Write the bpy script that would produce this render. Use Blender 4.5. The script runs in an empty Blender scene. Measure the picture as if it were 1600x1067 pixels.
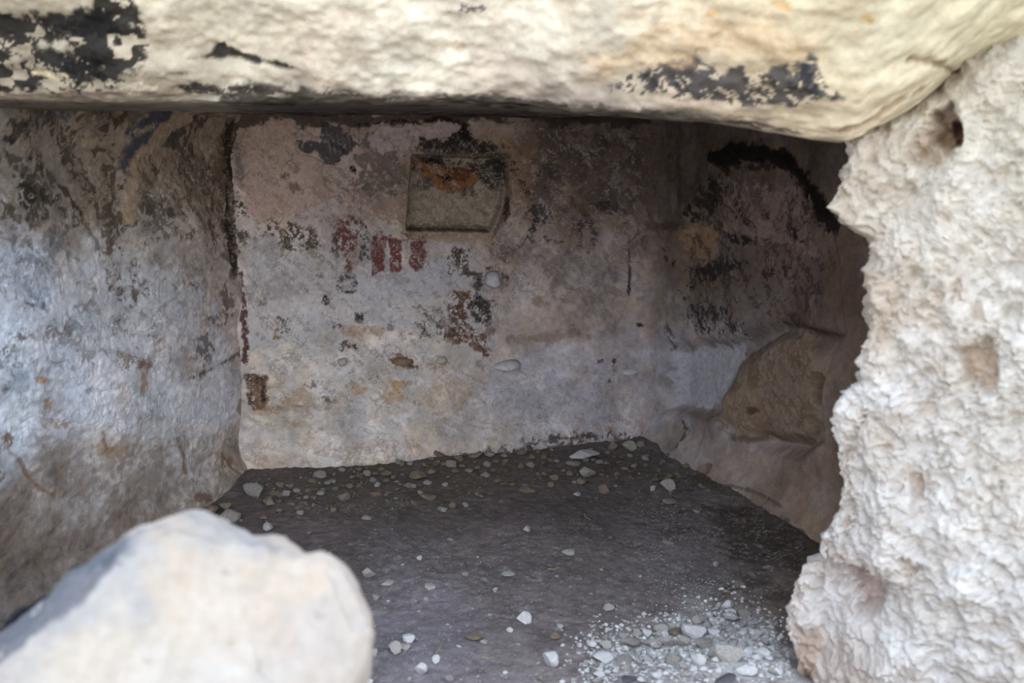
import bpy, bmesh, math, random
import numpy as np
from statistics import NormalDist
from mathutils import Vector, Matrix, Euler

scene = bpy.context.scene
coll = scene.collection
random.seed(7)
RNG = np.random.default_rng(11)

# ------------------------------------------------------------------ camera, sky, exposure
CAM = np.array([0.0, 0.0, 1.46])
PITCH = math.radians(11.0)
LENS = 35.0
FPX = LENS / 36.0 * 1600.0
cam_data = bpy.data.cameras.new('camera')
cam_data.lens = LENS
cam_data.sensor_width = 36.0
cam_data.clip_start = 0.05
cam_data.clip_end = 200
cam_data.dof.use_dof = True
cam_data.dof.focus_distance = 4.25
cam_data.dof.aperture_fstop = 2.5
cam = bpy.data.objects.new('camera', cam_data)
cam.location = CAM
cam.rotation_euler = (math.radians(90) - PITCH, 0, 0)
coll.objects.link(cam)
scene.camera = cam

world = bpy.data.worlds.new('sky')
scene.world = world
world.use_nodes = True
wn = world.node_tree
wn.nodes.clear()
w_out = wn.nodes.new('ShaderNodeOutputWorld')
w_bg = wn.nodes.new('ShaderNodeBackground')
w_tc = wn.nodes.new('ShaderNodeTexCoord')
w_sep = wn.nodes.new('ShaderNodeSeparateXYZ')
w_map = wn.nodes.new('ShaderNodeMapRange')
w_ramp = wn.nodes.new('ShaderNodeValToRGB')
w_map.inputs[1].default_value = -1
w_map.inputs[2].default_value = 1
wn.links.new(w_tc.outputs['Generated'], w_sep.inputs[0])
wn.links.new(w_sep.outputs['Z'], w_map.inputs[0])
wn.links.new(w_map.outputs[0], w_ramp.inputs[0])
wn.links.new(w_ramp.outputs[0], w_bg.inputs[0])
wn.links.new(w_bg.outputs[0], w_out.inputs[0])
els = w_ramp.color_ramp.elements
els[0].position = 0.44
els[0].color = (0.62, 0.55, 0.47, 1)      # sunlit open land below the horizon
els[1].position = 0.52
els[1].color = (0.95, 0.97, 1.0, 1)       # pale sky near the horizon
e = els.new(1.0)
e.color = (0.68, 0.82, 1.0, 1)            # blue overhead
w_bg.inputs[1].default_value = 1.4

scene.view_settings.view_transform = 'Standard'
scene.view_settings.look = 'None'
scene.view_settings.gamma = 1.0
scene.view_settings.use_curve_mapping = False
scene.view_settings.exposure = 1.0
scene.cycles.use_denoising = True
scene.cycles.max_bounces = 10
scene.cycles.diffuse_bounces = 8

# ------------------------------------------------------------------ helpers: projection and noise
FWD = np.array([0, math.cos(PITCH), -math.sin(PITCH)])
UPV = np.array([0, math.sin(PITCH), math.cos(PITCH)])
RGT = np.array([1.0, 0, 0])


def project(P):
    d = P - CAM
    f = np.maximum(d @ FWD, 0.05)
    return 800 + FPX * (d @ RGT) / f, 533.5 - FPX * (d @ UPV) / f


def ray(x, y):
    return FWD + RGT * ((x - 800) / FPX) - UPV * ((y - 533.5) / FPX)


def on_plane(x, y, p0, n):
    r = ray(x, y)
    t = np.dot(np.asarray(p0) - CAM, n) / np.dot(r, n)
    return CAM + r * t


def on_floor(x, y, z=0.0):
    return on_plane(x, y, (0, 0, z), np.array([0, 0, 1.0]))


def lin(c):
    c = np.asarray(c, dtype=np.float64) / 255.0
    return np.where(c <= 0.04045, c / 12.92, ((c + 0.055) / 1.055) ** 2.4)


TAB = RNG.uniform(-1, 1, (256, 256)).astype(np.float32)
PERM = RNG.permutation(256)


def vnoise2(x, y, seed=0):
    x = np.asarray(x, np.float64) + seed * 17.31
    y = np.asarray(y, np.float64) + seed * 43.17
    ix = np.floor(x).astype(np.int64)
    iy = np.floor(y).astype(np.int64)
    fx = x - ix
    fy = y - iy
    wx = fx * fx * fx * (fx * (fx * 6 - 15) + 10)
    wy = fy * fy * fy * (fy * (fy * 6 - 15) + 10)
    a = TAB[ix & 255, iy & 255]
    b = TAB[(ix + 1) & 255, iy & 255]
    c = TAB[ix & 255, (iy + 1) & 255]
    d = TAB[(ix + 1) & 255, (iy + 1) & 255]
    return (a * (1 - wx) + b * wx) * (1 - wy) + (c * (1 - wx) + d * wx) * wy


def vnoise3(P, s, seed=0):
    q = P / s + seed * 13.7
    i = np.floor(q).astype(np.int64)
    f = q - i
    w = f * f * (3 - 2 * f)

    def h(dx, dy, dz):
        k = PERM[(i[..., 2] + dz) & 255]
        return TAB[(PERM[(i[..., 0] + dx + k) & 255]) & 255, (i[..., 1] + dy) & 255]
    x0 = (h(0, 0, 0) * (1 - w[..., 0]) + h(1, 0, 0) * w[..., 0]) * (1 - w[..., 1]) + (h(0, 1, 0) * (1 - w[..., 0]) + h(1, 1, 0) * w[..., 0]) * w[..., 1]
    x1 = (h(0, 0, 1) * (1 - w[..., 0]) + h(1, 0, 1) * w[..., 0]) * (1 - w[..., 1]) + (h(0, 1, 1) * (1 - w[..., 0]) + h(1, 1, 1) * w[..., 0]) * w[..., 1]
    return x0 * (1 - w[..., 2]) + x1 * w[..., 2]


def fbm(x, y, seed=0, octv=4):
    r = 0
    a = 1.0
    n = 0
    for k in range(octv):
        r = r + a * vnoise2(x * 2 ** k, y * 2 ** k, seed + k * 5)
        n += a * a
        a *= 0.6
    return r / (0.36 * math.sqrt(n))


def fbm3(P, s, seed=0, octv=4, gain=0.5):
    r = 0
    a = 1.0
    n = 0
    for k in range(octv):
        r = r + a * vnoise3(P, s / 2 ** k, seed + k * 3)
        n += a * a
        a *= gain
    return r / (0.33 * math.sqrt(n))


def facets(P, s, seed=0):
    """chipped stone: every cell of a random point lattice gets its own tilted plane."""
    q = P / s + seed * 7.7
    i = np.floor(q).astype(np.int64)
    best = np.full(q.shape[:-1], 1e9)
    out = np.zeros(q.shape[:-1])
    for dx in (-1, 0, 1):
        for dy in (-1, 0, 1):
            for dz in (-1, 0, 1):
                cx, cy, cz = (i[..., 0] + dx) & 255, (i[..., 1] + dy) & 255, (i[..., 2] + dz) & 255
                hk = PERM[(PERM[(PERM[cx] + cy) & 255] + cz) & 255]
                r = [TAB[hk, k + seed] for k in range(7)]
                d = [q[..., a] - (i[..., a] + (dx, dy, dz)[a]) - 0.5 - 0.45 * r[a] for a in range(3)]
                dist = d[0] ** 2 + d[1] ** 2 + d[2] ** 2
                m = dist < best
                val = r[3] * d[0] + r[4] * d[1] + r[5] * d[2] + 0.6 * r[6]
                out = np.where(m, val, out)
                best = np.where(m, dist, best)
    return out


def sstep(a, b, x):
    t = np.clip((x - a) / (b - a), 0, 1)
    return t * t * (3 - 2 * t)


def sdf_poly(x, y, pts):
    pts = np.asarray(pts, float)
    n = len(pts)
    d2 = np.full(x.shape, 1e12)
    ins = np.zeros(x.shape, bool)
    for k in range(n):
        ax, ay = pts[k]
        bx, by = pts[(k + 1) % n]
        ex, ey = bx - ax, by - ay
        L = ex * ex + ey * ey + 1e-9
        t = np.clip(((x - ax) * ex + (y - ay) * ey) / L, 0, 1)
        dx = x - ax - t * ex
        dy = y - ay - t * ey
        d2 = np.minimum(d2, dx * dx + dy * dy)
        c = (ay > y) != (by > y)
        with np.errstate(divide='ignore', invalid='ignore'):
            xi = ax + (y - ay) * ex / (ey if abs(ey) > 1e-9 else 1e-9)
        ins ^= c & (x < xi)
    d = np.sqrt(d2)
    return np.where(ins, d, -d)


def sdf_line(x, y, pts, w):
    pts = np.asarray(pts, float)
    d2 = np.full(x.shape, 1e12)
    for k in range(len(pts) - 1):
        ax, ay = pts[k]
        ex, ey = pts[k + 1] - pts[k]
        t = np.clip(((x - ax) * ex + (y - ay) * ey) / (ex * ex + ey * ey + 1e-9), 0, 1)
        d2 = np.minimum(d2, (x - ax - t * ex) ** 2 + (y - ay - t * ey) ** 2)
    return w / 2 - np.sqrt(d2)


class Canvas:
    """Colour and relief of one rock surface; stains are given where they sit on it."""

    def __init__(self, P, nu, nv, scale=350.0, seed=0):
        self.px, self.py = project(P)
        self.qx, self.qy = nu * scale, nv * scale
        self.h = np.zeros(self.px.shape)
        self.col = np.zeros(self.px.shape + (3,))
        self.seed = seed
        self.k = 0

    def base(self, ctrl, p=2.5, blend=40):
        num = np.zeros_like(self.col)
        den = np.zeros(self.px.shape)
        wx = self.px + 22 * fbm(self.qx / 60, self.qy / 60, self.seed + 91, 3)
        wy = self.py + 22 * fbm(self.qx / 60, self.qy / 60, self.seed + 77, 3)
        for (x, y, c) in ctrl:
            w = 1 / (((wx - x) ** 2 + (wy - y) ** 2 + blend ** 2) ** (p / 2))
            num += w[..., None] * lin(c)
            den += w
        self.col = num / den[..., None]

    def mottle(self, amp, s, octv=4, tint=(1, 1, 1), sy=1.0):
        self.k += 1
        n = fbm(self.qx / s, self.qy / (s * sy), self.seed + self.k * 9, octv)
        t = np.asarray(tint)
        self.col *= np.clip(1 + amp * n[..., None] * t, 0.15, 2.2)

    def rough(self, amp, s, octv=4, sy=1.0):
        self.k += 1
        self.h += amp * fbm(self.qx / s, self.qy / (s * sy), self.seed + self.k * 9 + 3, octv)

    def paint(self, geo, c, a=1.0, edge=5, es=14, soft=2.0, cover=1.0, cs=7, csy=1.0, relief=0.0, jit=0.07, w=None):
        """geo: polygon points, ('e', cx, cy, rx, ry) or a polyline when w (its width) is given."""
        self.k += 1
        pad = edge * 3 + soft + 4 + (w or 0)
        if geo[0] == 'e':
            _, cx, cy, rx, ry = geo
            x0, x1, y0, y1 = cx - rx, cx + rx, cy - ry, cy + ry
        else:
            g = np.asarray(geo, float)
            x0, y0 = g.min(0)
            x1, y1 = g.max(0)
        m = (self.px > x0 - pad) & (self.px < x1 + pad) & (self.py > y0 - pad) & (self.py < y1 + pad)
        if not m.any():
            return
        x, y, qx, qy = self.px[m], self.py[m], self.qx[m], self.qy[m]
        if geo[0] == 'e':
            r = np.sqrt(((x - cx) / rx) ** 2 + ((y - cy) / ry) ** 2)
            s = (1 - r) * min(rx, ry)
        elif w:
            s = sdf_line(x, y, geo, w)
        else:
            s = sdf_poly(x, y, geo)
        sd = self.seed + self.k * 7
        if edge:
            s = s + edge * 0.42 * fbm(qx / es, qy / es, sd, 5)
        mask = sstep(-soft, soft, s)
        if cover < 1:
            z = NormalDist().inv_cdf(1 - cover)
            k1 = cs * 1.8
            wq = 0.5 * fbm(qx / k1, qy / k1, sd + 83, 3)
            mask = mask * sstep(z - 0.16, z + 0.16, fbm(qx / k1 + wq, qy / (k1 * csy) - wq, sd + 31, 6))
        if relief:
            self.h[m] += relief * mask
        if c is not None:
            mask = (mask * a)[:, None]
            cc = lin(c) * (1 + jit * fbm(qx / 5, qy / 5, sd + 55, 2))[:, None]
            self.col[m] = self.col[m] * (1 - mask) + np.clip(cc, 0.003, 1) * mask


# ------------------------------------------------------------------ helpers: objects and materials
def tag(o, label=None, cat=None, group=None, kind=None):
    if label:
        o['label'] = label
    if cat:
        o['category'] = cat
    if group:
        o['group'] = group
    if kind:
        o['kind'] = kind
    return o


def rock_material(name, grain=0.1, grain_scale=120.0, bump=0.25, bump_scale=160.0, rough=0.95, col=None, dist=0.004):
    m = bpy.data.materials.new(name)
    m.use_nodes = True
    nt = m.node_tree
    b = nt.nodes['Principled BSDF']
    b.inputs['Roughness'].default_value = rough
    b.inputs['Specular IOR Level'].default_value = 0.12
    tc = nt.nodes.new('ShaderNodeTexCoord')
    nz = nt.nodes.new('ShaderNodeTexNoise')
    nz.inputs['Scale'].default_value = grain_scale
    nz.inputs['Detail'].default_value = 4
    nt.links.new(tc.outputs['Object'], nz.inputs['Vector'])
    mr = nt.nodes.new('ShaderNodeMapRange')
    mr.inputs[1].default_value = 0.25
    mr.inputs[2].default_value = 0.75
    mr.inputs[3].default_value = 1 - grain
    mr.inputs[4].default_value = 1 + grain
    nt.links.new(nz.outputs['Fac'], mr.inputs[0])
    mix = nt.nodes.new('ShaderNodeVectorMath')
    mix.operation = 'SCALE'
    if col is None:
        at = nt.nodes.new('ShaderNodeAttribute')
        at.attribute_name = 'Col'
        nt.links.new(at.outputs['Color'], mix.inputs[0])
    else:
        big = nt.nodes.new('ShaderNodeTexNoise')
        big.inputs['Scale'].default_value = 14
        big.inputs['Detail'].default_value = 5
        nt.links.new(tc.outputs['Object'], big.inputs['Vector'])
        rp = nt.nodes.new('ShaderNodeValToRGB')
        rp.color_ramp.elements[0].position = 0.35
        rp.color_ramp.elements[1].position = 0.65
        c0 = lin(col[0])
        c1 = lin(col[1])
        rp.color_ramp.elements[0].color = (*c0, 1)
        rp.color_ramp.elements[1].color = (*c1, 1)
        nt.links.new(big.outputs['Fac'], rp.inputs[0])
        nt.links.new(rp.outputs[0], mix.inputs[0])
    nt.links.new(mr.outputs[0], mix.inputs['Scale'])
    nt.links.new(mix.outputs[0], b.inputs['Base Color'])
    if bump:
        n2 = nt.nodes.new('ShaderNodeTexNoise')
        n2.inputs['Scale'].default_value = bump_scale
        n2.inputs['Detail'].default_value = 5
        nt.links.new(tc.outputs['Object'], n2.inputs['Vector'])
        bp = nt.nodes.new('ShaderNodeBump')
        bp.inputs['Strength'].default_value = bump
        bp.inputs['Distance'].default_value = dist
        nt.links.new(n2.outputs['Fac'], bp.inputs['Height'])
        nt.links.new(bp.outputs[0], b.inputs['Normal'])
    return m


def np_mesh(name, V, F, col=None, smooth=True):
    """V (n,3), F (m,k) index array with k = 3 or 4."""
    me = bpy.data.meshes.new(name)
    k = F.shape[1]
    me.vertices.add(len(V))
    me.vertices.foreach_set('co', np.ascontiguousarray(V, np.float32).ravel())
    me.loops.add(F.size)
    me.loops.foreach_set('vertex_index', np.ascontiguousarray(F, np.int32).ravel())
    me.polygons.add(len(F))
    me.polygons.foreach_set('loop_start', np.arange(0, F.size, k, dtype=np.int32))
    me.update(calc_edges=True)
    me.polygons.foreach_set('use_smooth', np.full(len(F), smooth))
    if col is not None:
        at = me.color_attributes.new('Col', 'FLOAT_COLOR', 'POINT')
        c4 = np.ones((len(V), 4), np.float32)
        c4[:, :3] = np.clip(col, 0.002, 0.95)
        at.data.foreach_set('color', c4.ravel())
    me.validate()
    return me


def grid_object(name, P, col, mat, flip=False, parent=None):
    M, N = P.shape[:2]
    idx = np.arange(M * N).reshape(M, N)
    F = np.stack([idx[:-1, :-1], idx[:-1, 1:], idx[1:, 1:], idx[1:, :-1]], -1).reshape(-1, 4)
    if flip:
        F = F[:, ::-1]
    me = np_mesh(name, P.reshape(-1, 3), F, col.reshape(-1, 3))
    me.materials.append(mat)
    o = bpy.data.objects.new(name, me)
    coll.objects.link(o)
    if parent:
        o.parent = parent
    return o


def seg(a, b, step):
    return np.linspace(a, b, max(2, int(round(abs(b - a) / step)) + 1))


M_WALL = rock_material('aged_plaster_on_rock', 0.13, 150, 0.35, 190)
M_JAMB = rock_material('white_limestone', 0.08, 90, 0.5, 110, dist=0.006)
M_LINTEL = rock_material('cream_limestone', 0.08, 60, 0.4, 70, dist=0.006)
M_EARTH = rock_material('dark_earth', 0.28, 230, 0.6, 260, dist=0.006)

# ------------------------------------------------------------------ plan of the cave
A0, A1, A2 = np.array([-2.2, 1.0]), np.array([-1.57, 2.85]), np.array([-1.212, 4.365])
BK = np.array([0.70, 4.90])
R1, R2 = np.array([1.13, 3.72]), np.array([1.55, 2.55])
CEIL = 1.60


def dense(pts, steps):
    out = []
    for k in range(len(pts) - 1):
        L = np.linalg.norm(pts[k + 1] - pts[k])
        n = max(1, int(round(L / steps[k])))
        t = np.arange(n) / n
        out.append(pts[k] + t[:, None] * (pts[k + 1] - pts[k]))
    out.append(pts[-1][None])
    return np.concatenate(out)


def smooth_path(p, it):
    for _ in range(it):
        p = p.copy()
        p[1:-1] = 0.25 * p[:-2] + 0.5 * p[1:-1] + 0.25 * p[2:]
    return p


def wall_grid(path, zs):
    t = np.gradient(path, axis=0)
    t /= np.linalg.norm(t, axis=1)[:, None]
    n = np.stack([t[:, 1], -t[:, 0]], 1)
    s = np.concatenate([[0], np.cumsum(np.linalg.norm(np.diff(path, axis=0), axis=1))])
    M, N = len(zs), len(path)
    P = np.zeros((M, N, 3))
    P[..., :2] = path[None]
    P[..., 2] = zs[:, None]
    NN = np.zeros((M, N, 3))
    NN[..., :2] = n[None]
    return P, NN, np.broadcast_to(s, (M, N)), np.broadcast_to(zs[:, None], (M, N))


ZS = seg(-0.06, 1.68, 0.0042)

# ================================================================== BACK WALL
d_back = (BK - A2) / np.linalg.norm(BK - A2)
d_right = (R1 - BK) / np.linalg.norm(R1 - BK)
full = dense([A2 - d_back * 0.12, BK, R1, R2], [0.0042, 0.0042, 0.007])
corner_i = int(np.argmin(np.linalg.norm(full - BK, axis=1)))
full = smooth_path(full, 900)
P, NN, U, V = wall_grid(full, ZS)
c = Canvas(P, U, V, seed=1)
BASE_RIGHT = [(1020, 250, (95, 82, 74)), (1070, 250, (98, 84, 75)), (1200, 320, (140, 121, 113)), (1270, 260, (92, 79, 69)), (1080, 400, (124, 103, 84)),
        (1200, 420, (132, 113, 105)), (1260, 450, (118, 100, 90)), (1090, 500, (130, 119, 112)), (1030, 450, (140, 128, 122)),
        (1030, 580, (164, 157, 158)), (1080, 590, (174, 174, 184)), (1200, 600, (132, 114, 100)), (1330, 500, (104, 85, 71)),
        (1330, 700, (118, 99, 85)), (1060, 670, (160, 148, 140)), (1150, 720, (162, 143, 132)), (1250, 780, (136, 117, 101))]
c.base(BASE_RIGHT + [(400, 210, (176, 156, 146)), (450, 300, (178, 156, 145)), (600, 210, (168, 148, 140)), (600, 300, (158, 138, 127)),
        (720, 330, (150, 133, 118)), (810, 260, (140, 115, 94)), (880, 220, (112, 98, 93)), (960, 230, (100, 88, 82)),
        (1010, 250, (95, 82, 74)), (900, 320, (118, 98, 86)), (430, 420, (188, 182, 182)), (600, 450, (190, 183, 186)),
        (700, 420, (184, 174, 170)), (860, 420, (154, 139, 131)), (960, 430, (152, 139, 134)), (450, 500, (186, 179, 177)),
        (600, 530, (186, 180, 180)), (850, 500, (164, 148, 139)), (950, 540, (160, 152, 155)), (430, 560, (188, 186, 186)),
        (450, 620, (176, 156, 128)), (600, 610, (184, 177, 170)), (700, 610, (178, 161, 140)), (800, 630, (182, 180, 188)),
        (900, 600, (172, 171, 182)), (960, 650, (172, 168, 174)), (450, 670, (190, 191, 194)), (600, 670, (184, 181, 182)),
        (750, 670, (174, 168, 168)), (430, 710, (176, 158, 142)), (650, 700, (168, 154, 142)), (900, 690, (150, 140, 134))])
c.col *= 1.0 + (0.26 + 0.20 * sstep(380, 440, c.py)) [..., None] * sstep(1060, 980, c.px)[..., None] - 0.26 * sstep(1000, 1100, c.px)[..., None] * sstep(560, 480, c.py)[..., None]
c.rough(0.006, 120, 3)
c.rough(0.0014, 26, 3)
c.rough(0.0004, 7, 2)
c.mottle(0.09, 45, 5)
c.mottle(0.06, 9, 4)
c.mottle(0.04, 28, 3, (0.3, -0.1, -0.8))
# top edge: soot and bare rock under the ceiling
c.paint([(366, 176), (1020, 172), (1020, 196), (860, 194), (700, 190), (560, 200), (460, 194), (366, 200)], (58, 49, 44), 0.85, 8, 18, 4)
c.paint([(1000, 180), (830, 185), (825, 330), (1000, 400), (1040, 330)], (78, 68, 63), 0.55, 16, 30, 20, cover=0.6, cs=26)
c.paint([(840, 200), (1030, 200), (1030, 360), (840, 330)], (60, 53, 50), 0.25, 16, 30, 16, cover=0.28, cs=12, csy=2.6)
# pink plaster sheet, upper left, standing proud
c.paint([(384, 198), (410, 190), (457, 190), (466, 204), (502, 214), (500, 222), (462, 222), (458, 236), (482, 238), (508, 256),
         (497, 268), (520, 300), (500, 325), (460, 332), (400, 348), (385, 330)], (190, 166, 155), 0.85, 7, 22, 1.5, relief=0.009)
c.paint([(384, 300), (376, 200), (366, 200), (366, 330)], (110, 92, 82), 0.6, 5, 14, 4, cover=0.7)
c.paint([(505, 300), (640, 250), (640, 350), (520, 340)], (140, 120, 108), 0.6, 16, 30, 8, cover=0.55, cs=16)
c.paint([(540, 190), (640, 215), (640, 300), (545, 300)], (98, 90, 87), 0.7, 12, 24, 4, cover=0.6, cs=16)
for g in ([(461, 218), (505, 219), (540, 236), (528, 254), (510, 256), (490, 236), (470, 238)],
          [(503, 190), (536, 198), (562, 226), (542, 242), (522, 226), (500, 214)]):
    c.paint(g, (74, 73, 80), 0.9, 4, 14, 1.5, relief=-0.002)
for x in (508, 516, 524, 533, 541):
    c.paint([(x, 194), (x + 9, 240)], (140, 132, 130), 0.55, 1.5, 8, 1.2, w=1.8, cover=0.7)
c.paint([(575, 216), (597, 200), (634, 190), (668, 199), (698, 188), (720, 200), (706, 214), (687, 221), (656, 214), (640, 234),
         (600, 240), (585, 228)], (192, 175, 173), 0.92, 5, 14, 1.3, relief=0.009)
c.paint([(560, 196), (620, 188), (655, 193), (690, 184), (722, 192), (730, 210)], (52, 36, 32), 0.9, 3, 9, 2, w=6, cover=0.8, relief=-0.003)
c.paint(('e', 805, 186, 18, 6), (160, 146, 136), 0.8, 3, 9, 2, relief=0.006)
# small dints
c.paint(('e', 506, 293, 14, 17), (168, 148, 136), 0.6, 2, 10, 3, relief=-0.007)
c.paint(('e', 552, 264, 5, 5), (40, 30, 27), 0.95, 2, 6, 1.5, relief=-0.004)
c.paint(('e', 443, 275, 6, 5), (128, 96, 66), 0.8, 3, 6, 2)
c.paint(('e', 456, 292, 7, 7), (120, 98, 80), 0.7, 3, 6, 2)
# soot over the niche
c.paint([(652, 240), (656, 216), (693, 218), (715, 204), (726, 200), (742, 216), (774, 224), (787, 246), (786, 280), (770, 300),
         (757, 284), (740, 264), (707, 254), (670, 247)], (44, 41, 40), 0.95, 6, 12, 2.5, cover=0.95, cs=6)
c.paint([(726, 196), (722, 204), (735, 218)], (40, 35, 33), 0.9, 2, 8, 2, w=10)
c.paint([(786, 225), (832, 225), (832, 330), (800, 335), (790, 300)], (150, 116, 88), 0.6, 9, 18, 4, cover=0.6, cs=10, csy=2)
c.paint([(786, 225), (840, 240), (836, 330), (790, 330)], (60, 50, 45), 0.8, 5, 12, 2, cover=0.12, cs=6, csy=2)
# the square niche: a real recess, its stone back worn orange at the top
niche = [(646, 243), (776, 247), (783, 300), (774, 340), (764, 361), (637, 359)]
c.paint([(x + (-14 if x < 700 else 14), y + (10 if y > 300 else -8)) for x, y in niche], (142, 122, 104), 0.5, 5, 14, 6)
c.paint(niche, (158, 145, 130), 0.95, 1.0, 30, 2.6, relief=-0.085)
c.paint([(752, 262), (786, 250), (786, 330), (768, 362), (752, 356), (766, 310)], None, 1, 2, 14, 14, relief=0.06)
c.paint([(640, 352), (764, 354), (764, 363), (640, 362)], (92, 74, 58), 0.7, 1.5, 12, 2)  # shadow along the niche sill, painted brown
c.paint([(632, 365), (768, 367), (775, 378), (640, 376)], (158, 130, 98), 0.6, 4, 14, 3, relief=0.006)
c.paint([(648, 250), (674, 246), (706, 260), (745, 262), (756, 276), (742, 290), (722, 298), (704, 304), (684, 288), (662, 276), (648, 268)],
        (140, 94, 58), 0.92, 4, 10, 2, relief=0.022)
c.paint([(650, 254), (700, 262), (750, 274), (720, 296), (680, 284)], (166, 116, 72), 0.7, 5, 9, 2, cover=0.4, cs=5, relief=0.006)
c.paint([(712, 256), (790, 242), (786, 290), (772, 300), (757, 284), (744, 264)], (50, 47, 46), 0.9, 5, 10, 3, cover=0.8, cs=6)
c.paint([(652, 246), (700, 246), (720, 254), (700, 256), (670, 250)], (46, 43, 42), 0.9, 4, 10, 2)
c.paint([(700, 262), (742, 264), (738, 280), (712, 284)], (98, 62, 42), 0.9, 3, 9, 2, cover=0.8, relief=-0.01)
c.paint([(650, 262), (690, 274), (706, 292)], (74, 46, 32), 0.9, 2, 6, 1.5, w=4, cover=0.8, relief=-0.005)
c.paint(('e', 676, 252, 9, 4), (25, 17, 14), 0.95, 2, 6, 1.5, relief=-0.01)
c.paint(('e', 703, 279, 6, 5), (25, 17, 14), 0.95, 2, 6, 1.5, relief=-0.01)
c.paint(('e', 670, 289, 14, 9), (78, 72, 66), 0.8, 4, 10, 4)
c.paint(('e', 738, 302, 12, 9), (74, 70, 68), 0.8, 4, 10, 4, cover=0.7)
c.paint([(645, 260), (638, 356)], (80, 68, 58), 0.8, 1, 8, 1.5, w=4, relief=-0.01)  # shadow down the niche's left edge, painted into the groove
c.paint(('e', 790, 330, 7, 20), (64, 52, 36), 0.85, 3, 7, 1.5, cover=0.5, cs=5, csy=2.4)
# right half: dark paint remains
c.paint([(826, 360), (824, 322), (842, 314), (862, 330), (866, 344), (840, 348), (836, 360)], (62, 60, 62), 0.9, 5, 10, 2.5, cover=0.8, cs=6)
c.paint([(930, 316), (972, 320), (970, 330), (930, 332)], (60, 56, 56), 0.85, 5, 9, 3, cover=0.65, cs=5)
c.paint(('e', 918, 366, 17, 26), (72, 68, 68), 0.85, 5, 8, 2.5, cover=0.5, cs=4)
c.paint(('e', 917, 368, 8, 14), (162, 144, 132), 0.9, 3, 8, 1.5)
c.paint(('e', 850, 372, 28, 9), (72, 68, 68), 0.8, 5, 8, 2.5, cover=0.45, cs=4)
c.paint(('e', 790, 392, 30, 16), (90, 84, 84), 0.7, 5, 8, 3, cover=0.35, cs=5)
c.paint([(840, 260), (870, 240), (880, 300), (850, 310)], (70, 66, 66), 0.7, 8, 14, 4, cover=0.4, cs=7)
c.paint([(800, 380), (1000, 390), (1000, 470), (800, 470)], (110, 102, 104), 0.45, 16, 26, 14, cover=0.35, cs=18)
c.paint([(982, 390), (984, 430), (983, 461)], (64, 52, 46), 0.85, 1.5, 7, 1.4, w=4)
c.paint(('e', 983, 453, 3.5, 6), (44, 40, 42), 0.9, 1, 5, 1)
c.paint([(1012, 353), (1064, 349)], (84, 68, 56), 0.7, 3, 8, 5, w=11, relief=-0.012)  # shallow notch, its shadow put into the colour as well
# white lime layer and its torn upper edge
c.paint([(381, 366), (407, 372), (436, 382), (470, 396), (510, 398), (530, 418), (562, 428), (600, 426), (680, 420), (700, 396), (690, 376),
         (730, 390), (760, 420), (770, 500), (700, 530), (560, 500), (460, 540), (384, 550)], (192, 188, 191), 0.6, 9, 20, 1.8, relief=0.006)
c.paint([(560, 430), (700, 400), (720, 440), (680, 470), (570, 470)], (192, 190, 202), 0.55, 12, 24, 6)
c.paint([(385, 372), (640, 380), (640, 440), (385, 470)], (132, 122, 118), 0.4, 12, 24, 6, cover=0.3, cs=12)
c.paint([(398, 336), (420, 345), (470, 352), (500, 372), (490, 395), (450, 385), (425, 372), (395, 355)], (64, 56, 44), 0.9, 6, 12, 1.5, cover=0.52, cs=7)
c.paint([(420, 350), (495, 350), (500, 420), (440, 410)], (130, 104, 68), 0.6, 6, 12, 3, cover=0.3, cs=9)
c.paint([(366, 312), (382, 316), (386, 338), (374, 340)], (52, 44, 40), 0.9, 4, 9, 2, cover=0.8)
c.paint([(372, 350), (386, 368), (378, 402), (368, 405)], (70, 56, 50), 0.85, 5, 9, 2, cover=0.7)
c.paint([(376, 428), (381, 470), (380, 500), (384, 530), (383, 562)], (92, 58, 54), 0.95, 3, 10, 1.3, w=9, cover=0.88, relief=-0.002)
# red and dark paint figures
c.paint([(527, 392), (520, 370), (530, 344), (548, 338), (560, 346), (558, 376), (552, 392)], (108, 66, 60), 0.94, 4, 10, 1.5, cover=0.84, cs=7)
c.paint([(538, 390), (546, 400), (544, 424)], (108, 74, 60), 0.9, 3, 8, 1.5, w=9, cover=0.85)
c.paint([(520, 372), (524, 398)], (84, 78, 76), 0.85, 3, 8, 2, w=10, cover=0.6)
c.paint([(563, 346), (571, 352), (576, 372), (576, 406), (563, 404), (560, 370)], (54, 58, 56), 0.9, 4, 9, 1.5, cover=0.75, cs=6)
c.paint([(576, 364), (582, 372), (580, 404)], (140, 146, 144), 0.8, 3, 8, 1.5, w=6)
for g in ([(582, 368), (603, 370), (602, 400), (598, 422), (580, 432), (581, 400)],
          [(607, 371), (628, 374), (627, 424), (610, 424), (608, 400)],
          [(641, 376), (667, 378), (664, 402), (660, 420), (648, 426), (640, 410)]):
    c.paint(g, (112, 64, 62), 0.97, 2.2, 9, 1.2, cover=0.985, cs=4)
    c.paint(g, (170, 146, 144), 0.5, 2, 9, 2, cover=0.06, cs=3)
c.paint([(582, 366), (668, 374)], (86, 62, 54), 0.7, 4, 8, 2, w=8, cover=0.5)
c.paint([(532, 430), (526, 446), (534, 456), (550, 454), (554, 436), (540, 430), (532, 430)], (62, 60, 66), 0.9, 3, 7, 1.5, w=7, cover=0.75, cs=5)
c.paint(('e', 509, 469, 6, 7), (52, 48, 46), 0.95, 3, 6, 1.2, cover=0.85)
c.paint([(555, 488), (573, 486), (568, 494), (566, 505), (555, 506)], (52, 50, 44), 0.95, 2, 6, 1.2, cover=0.85)
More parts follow.
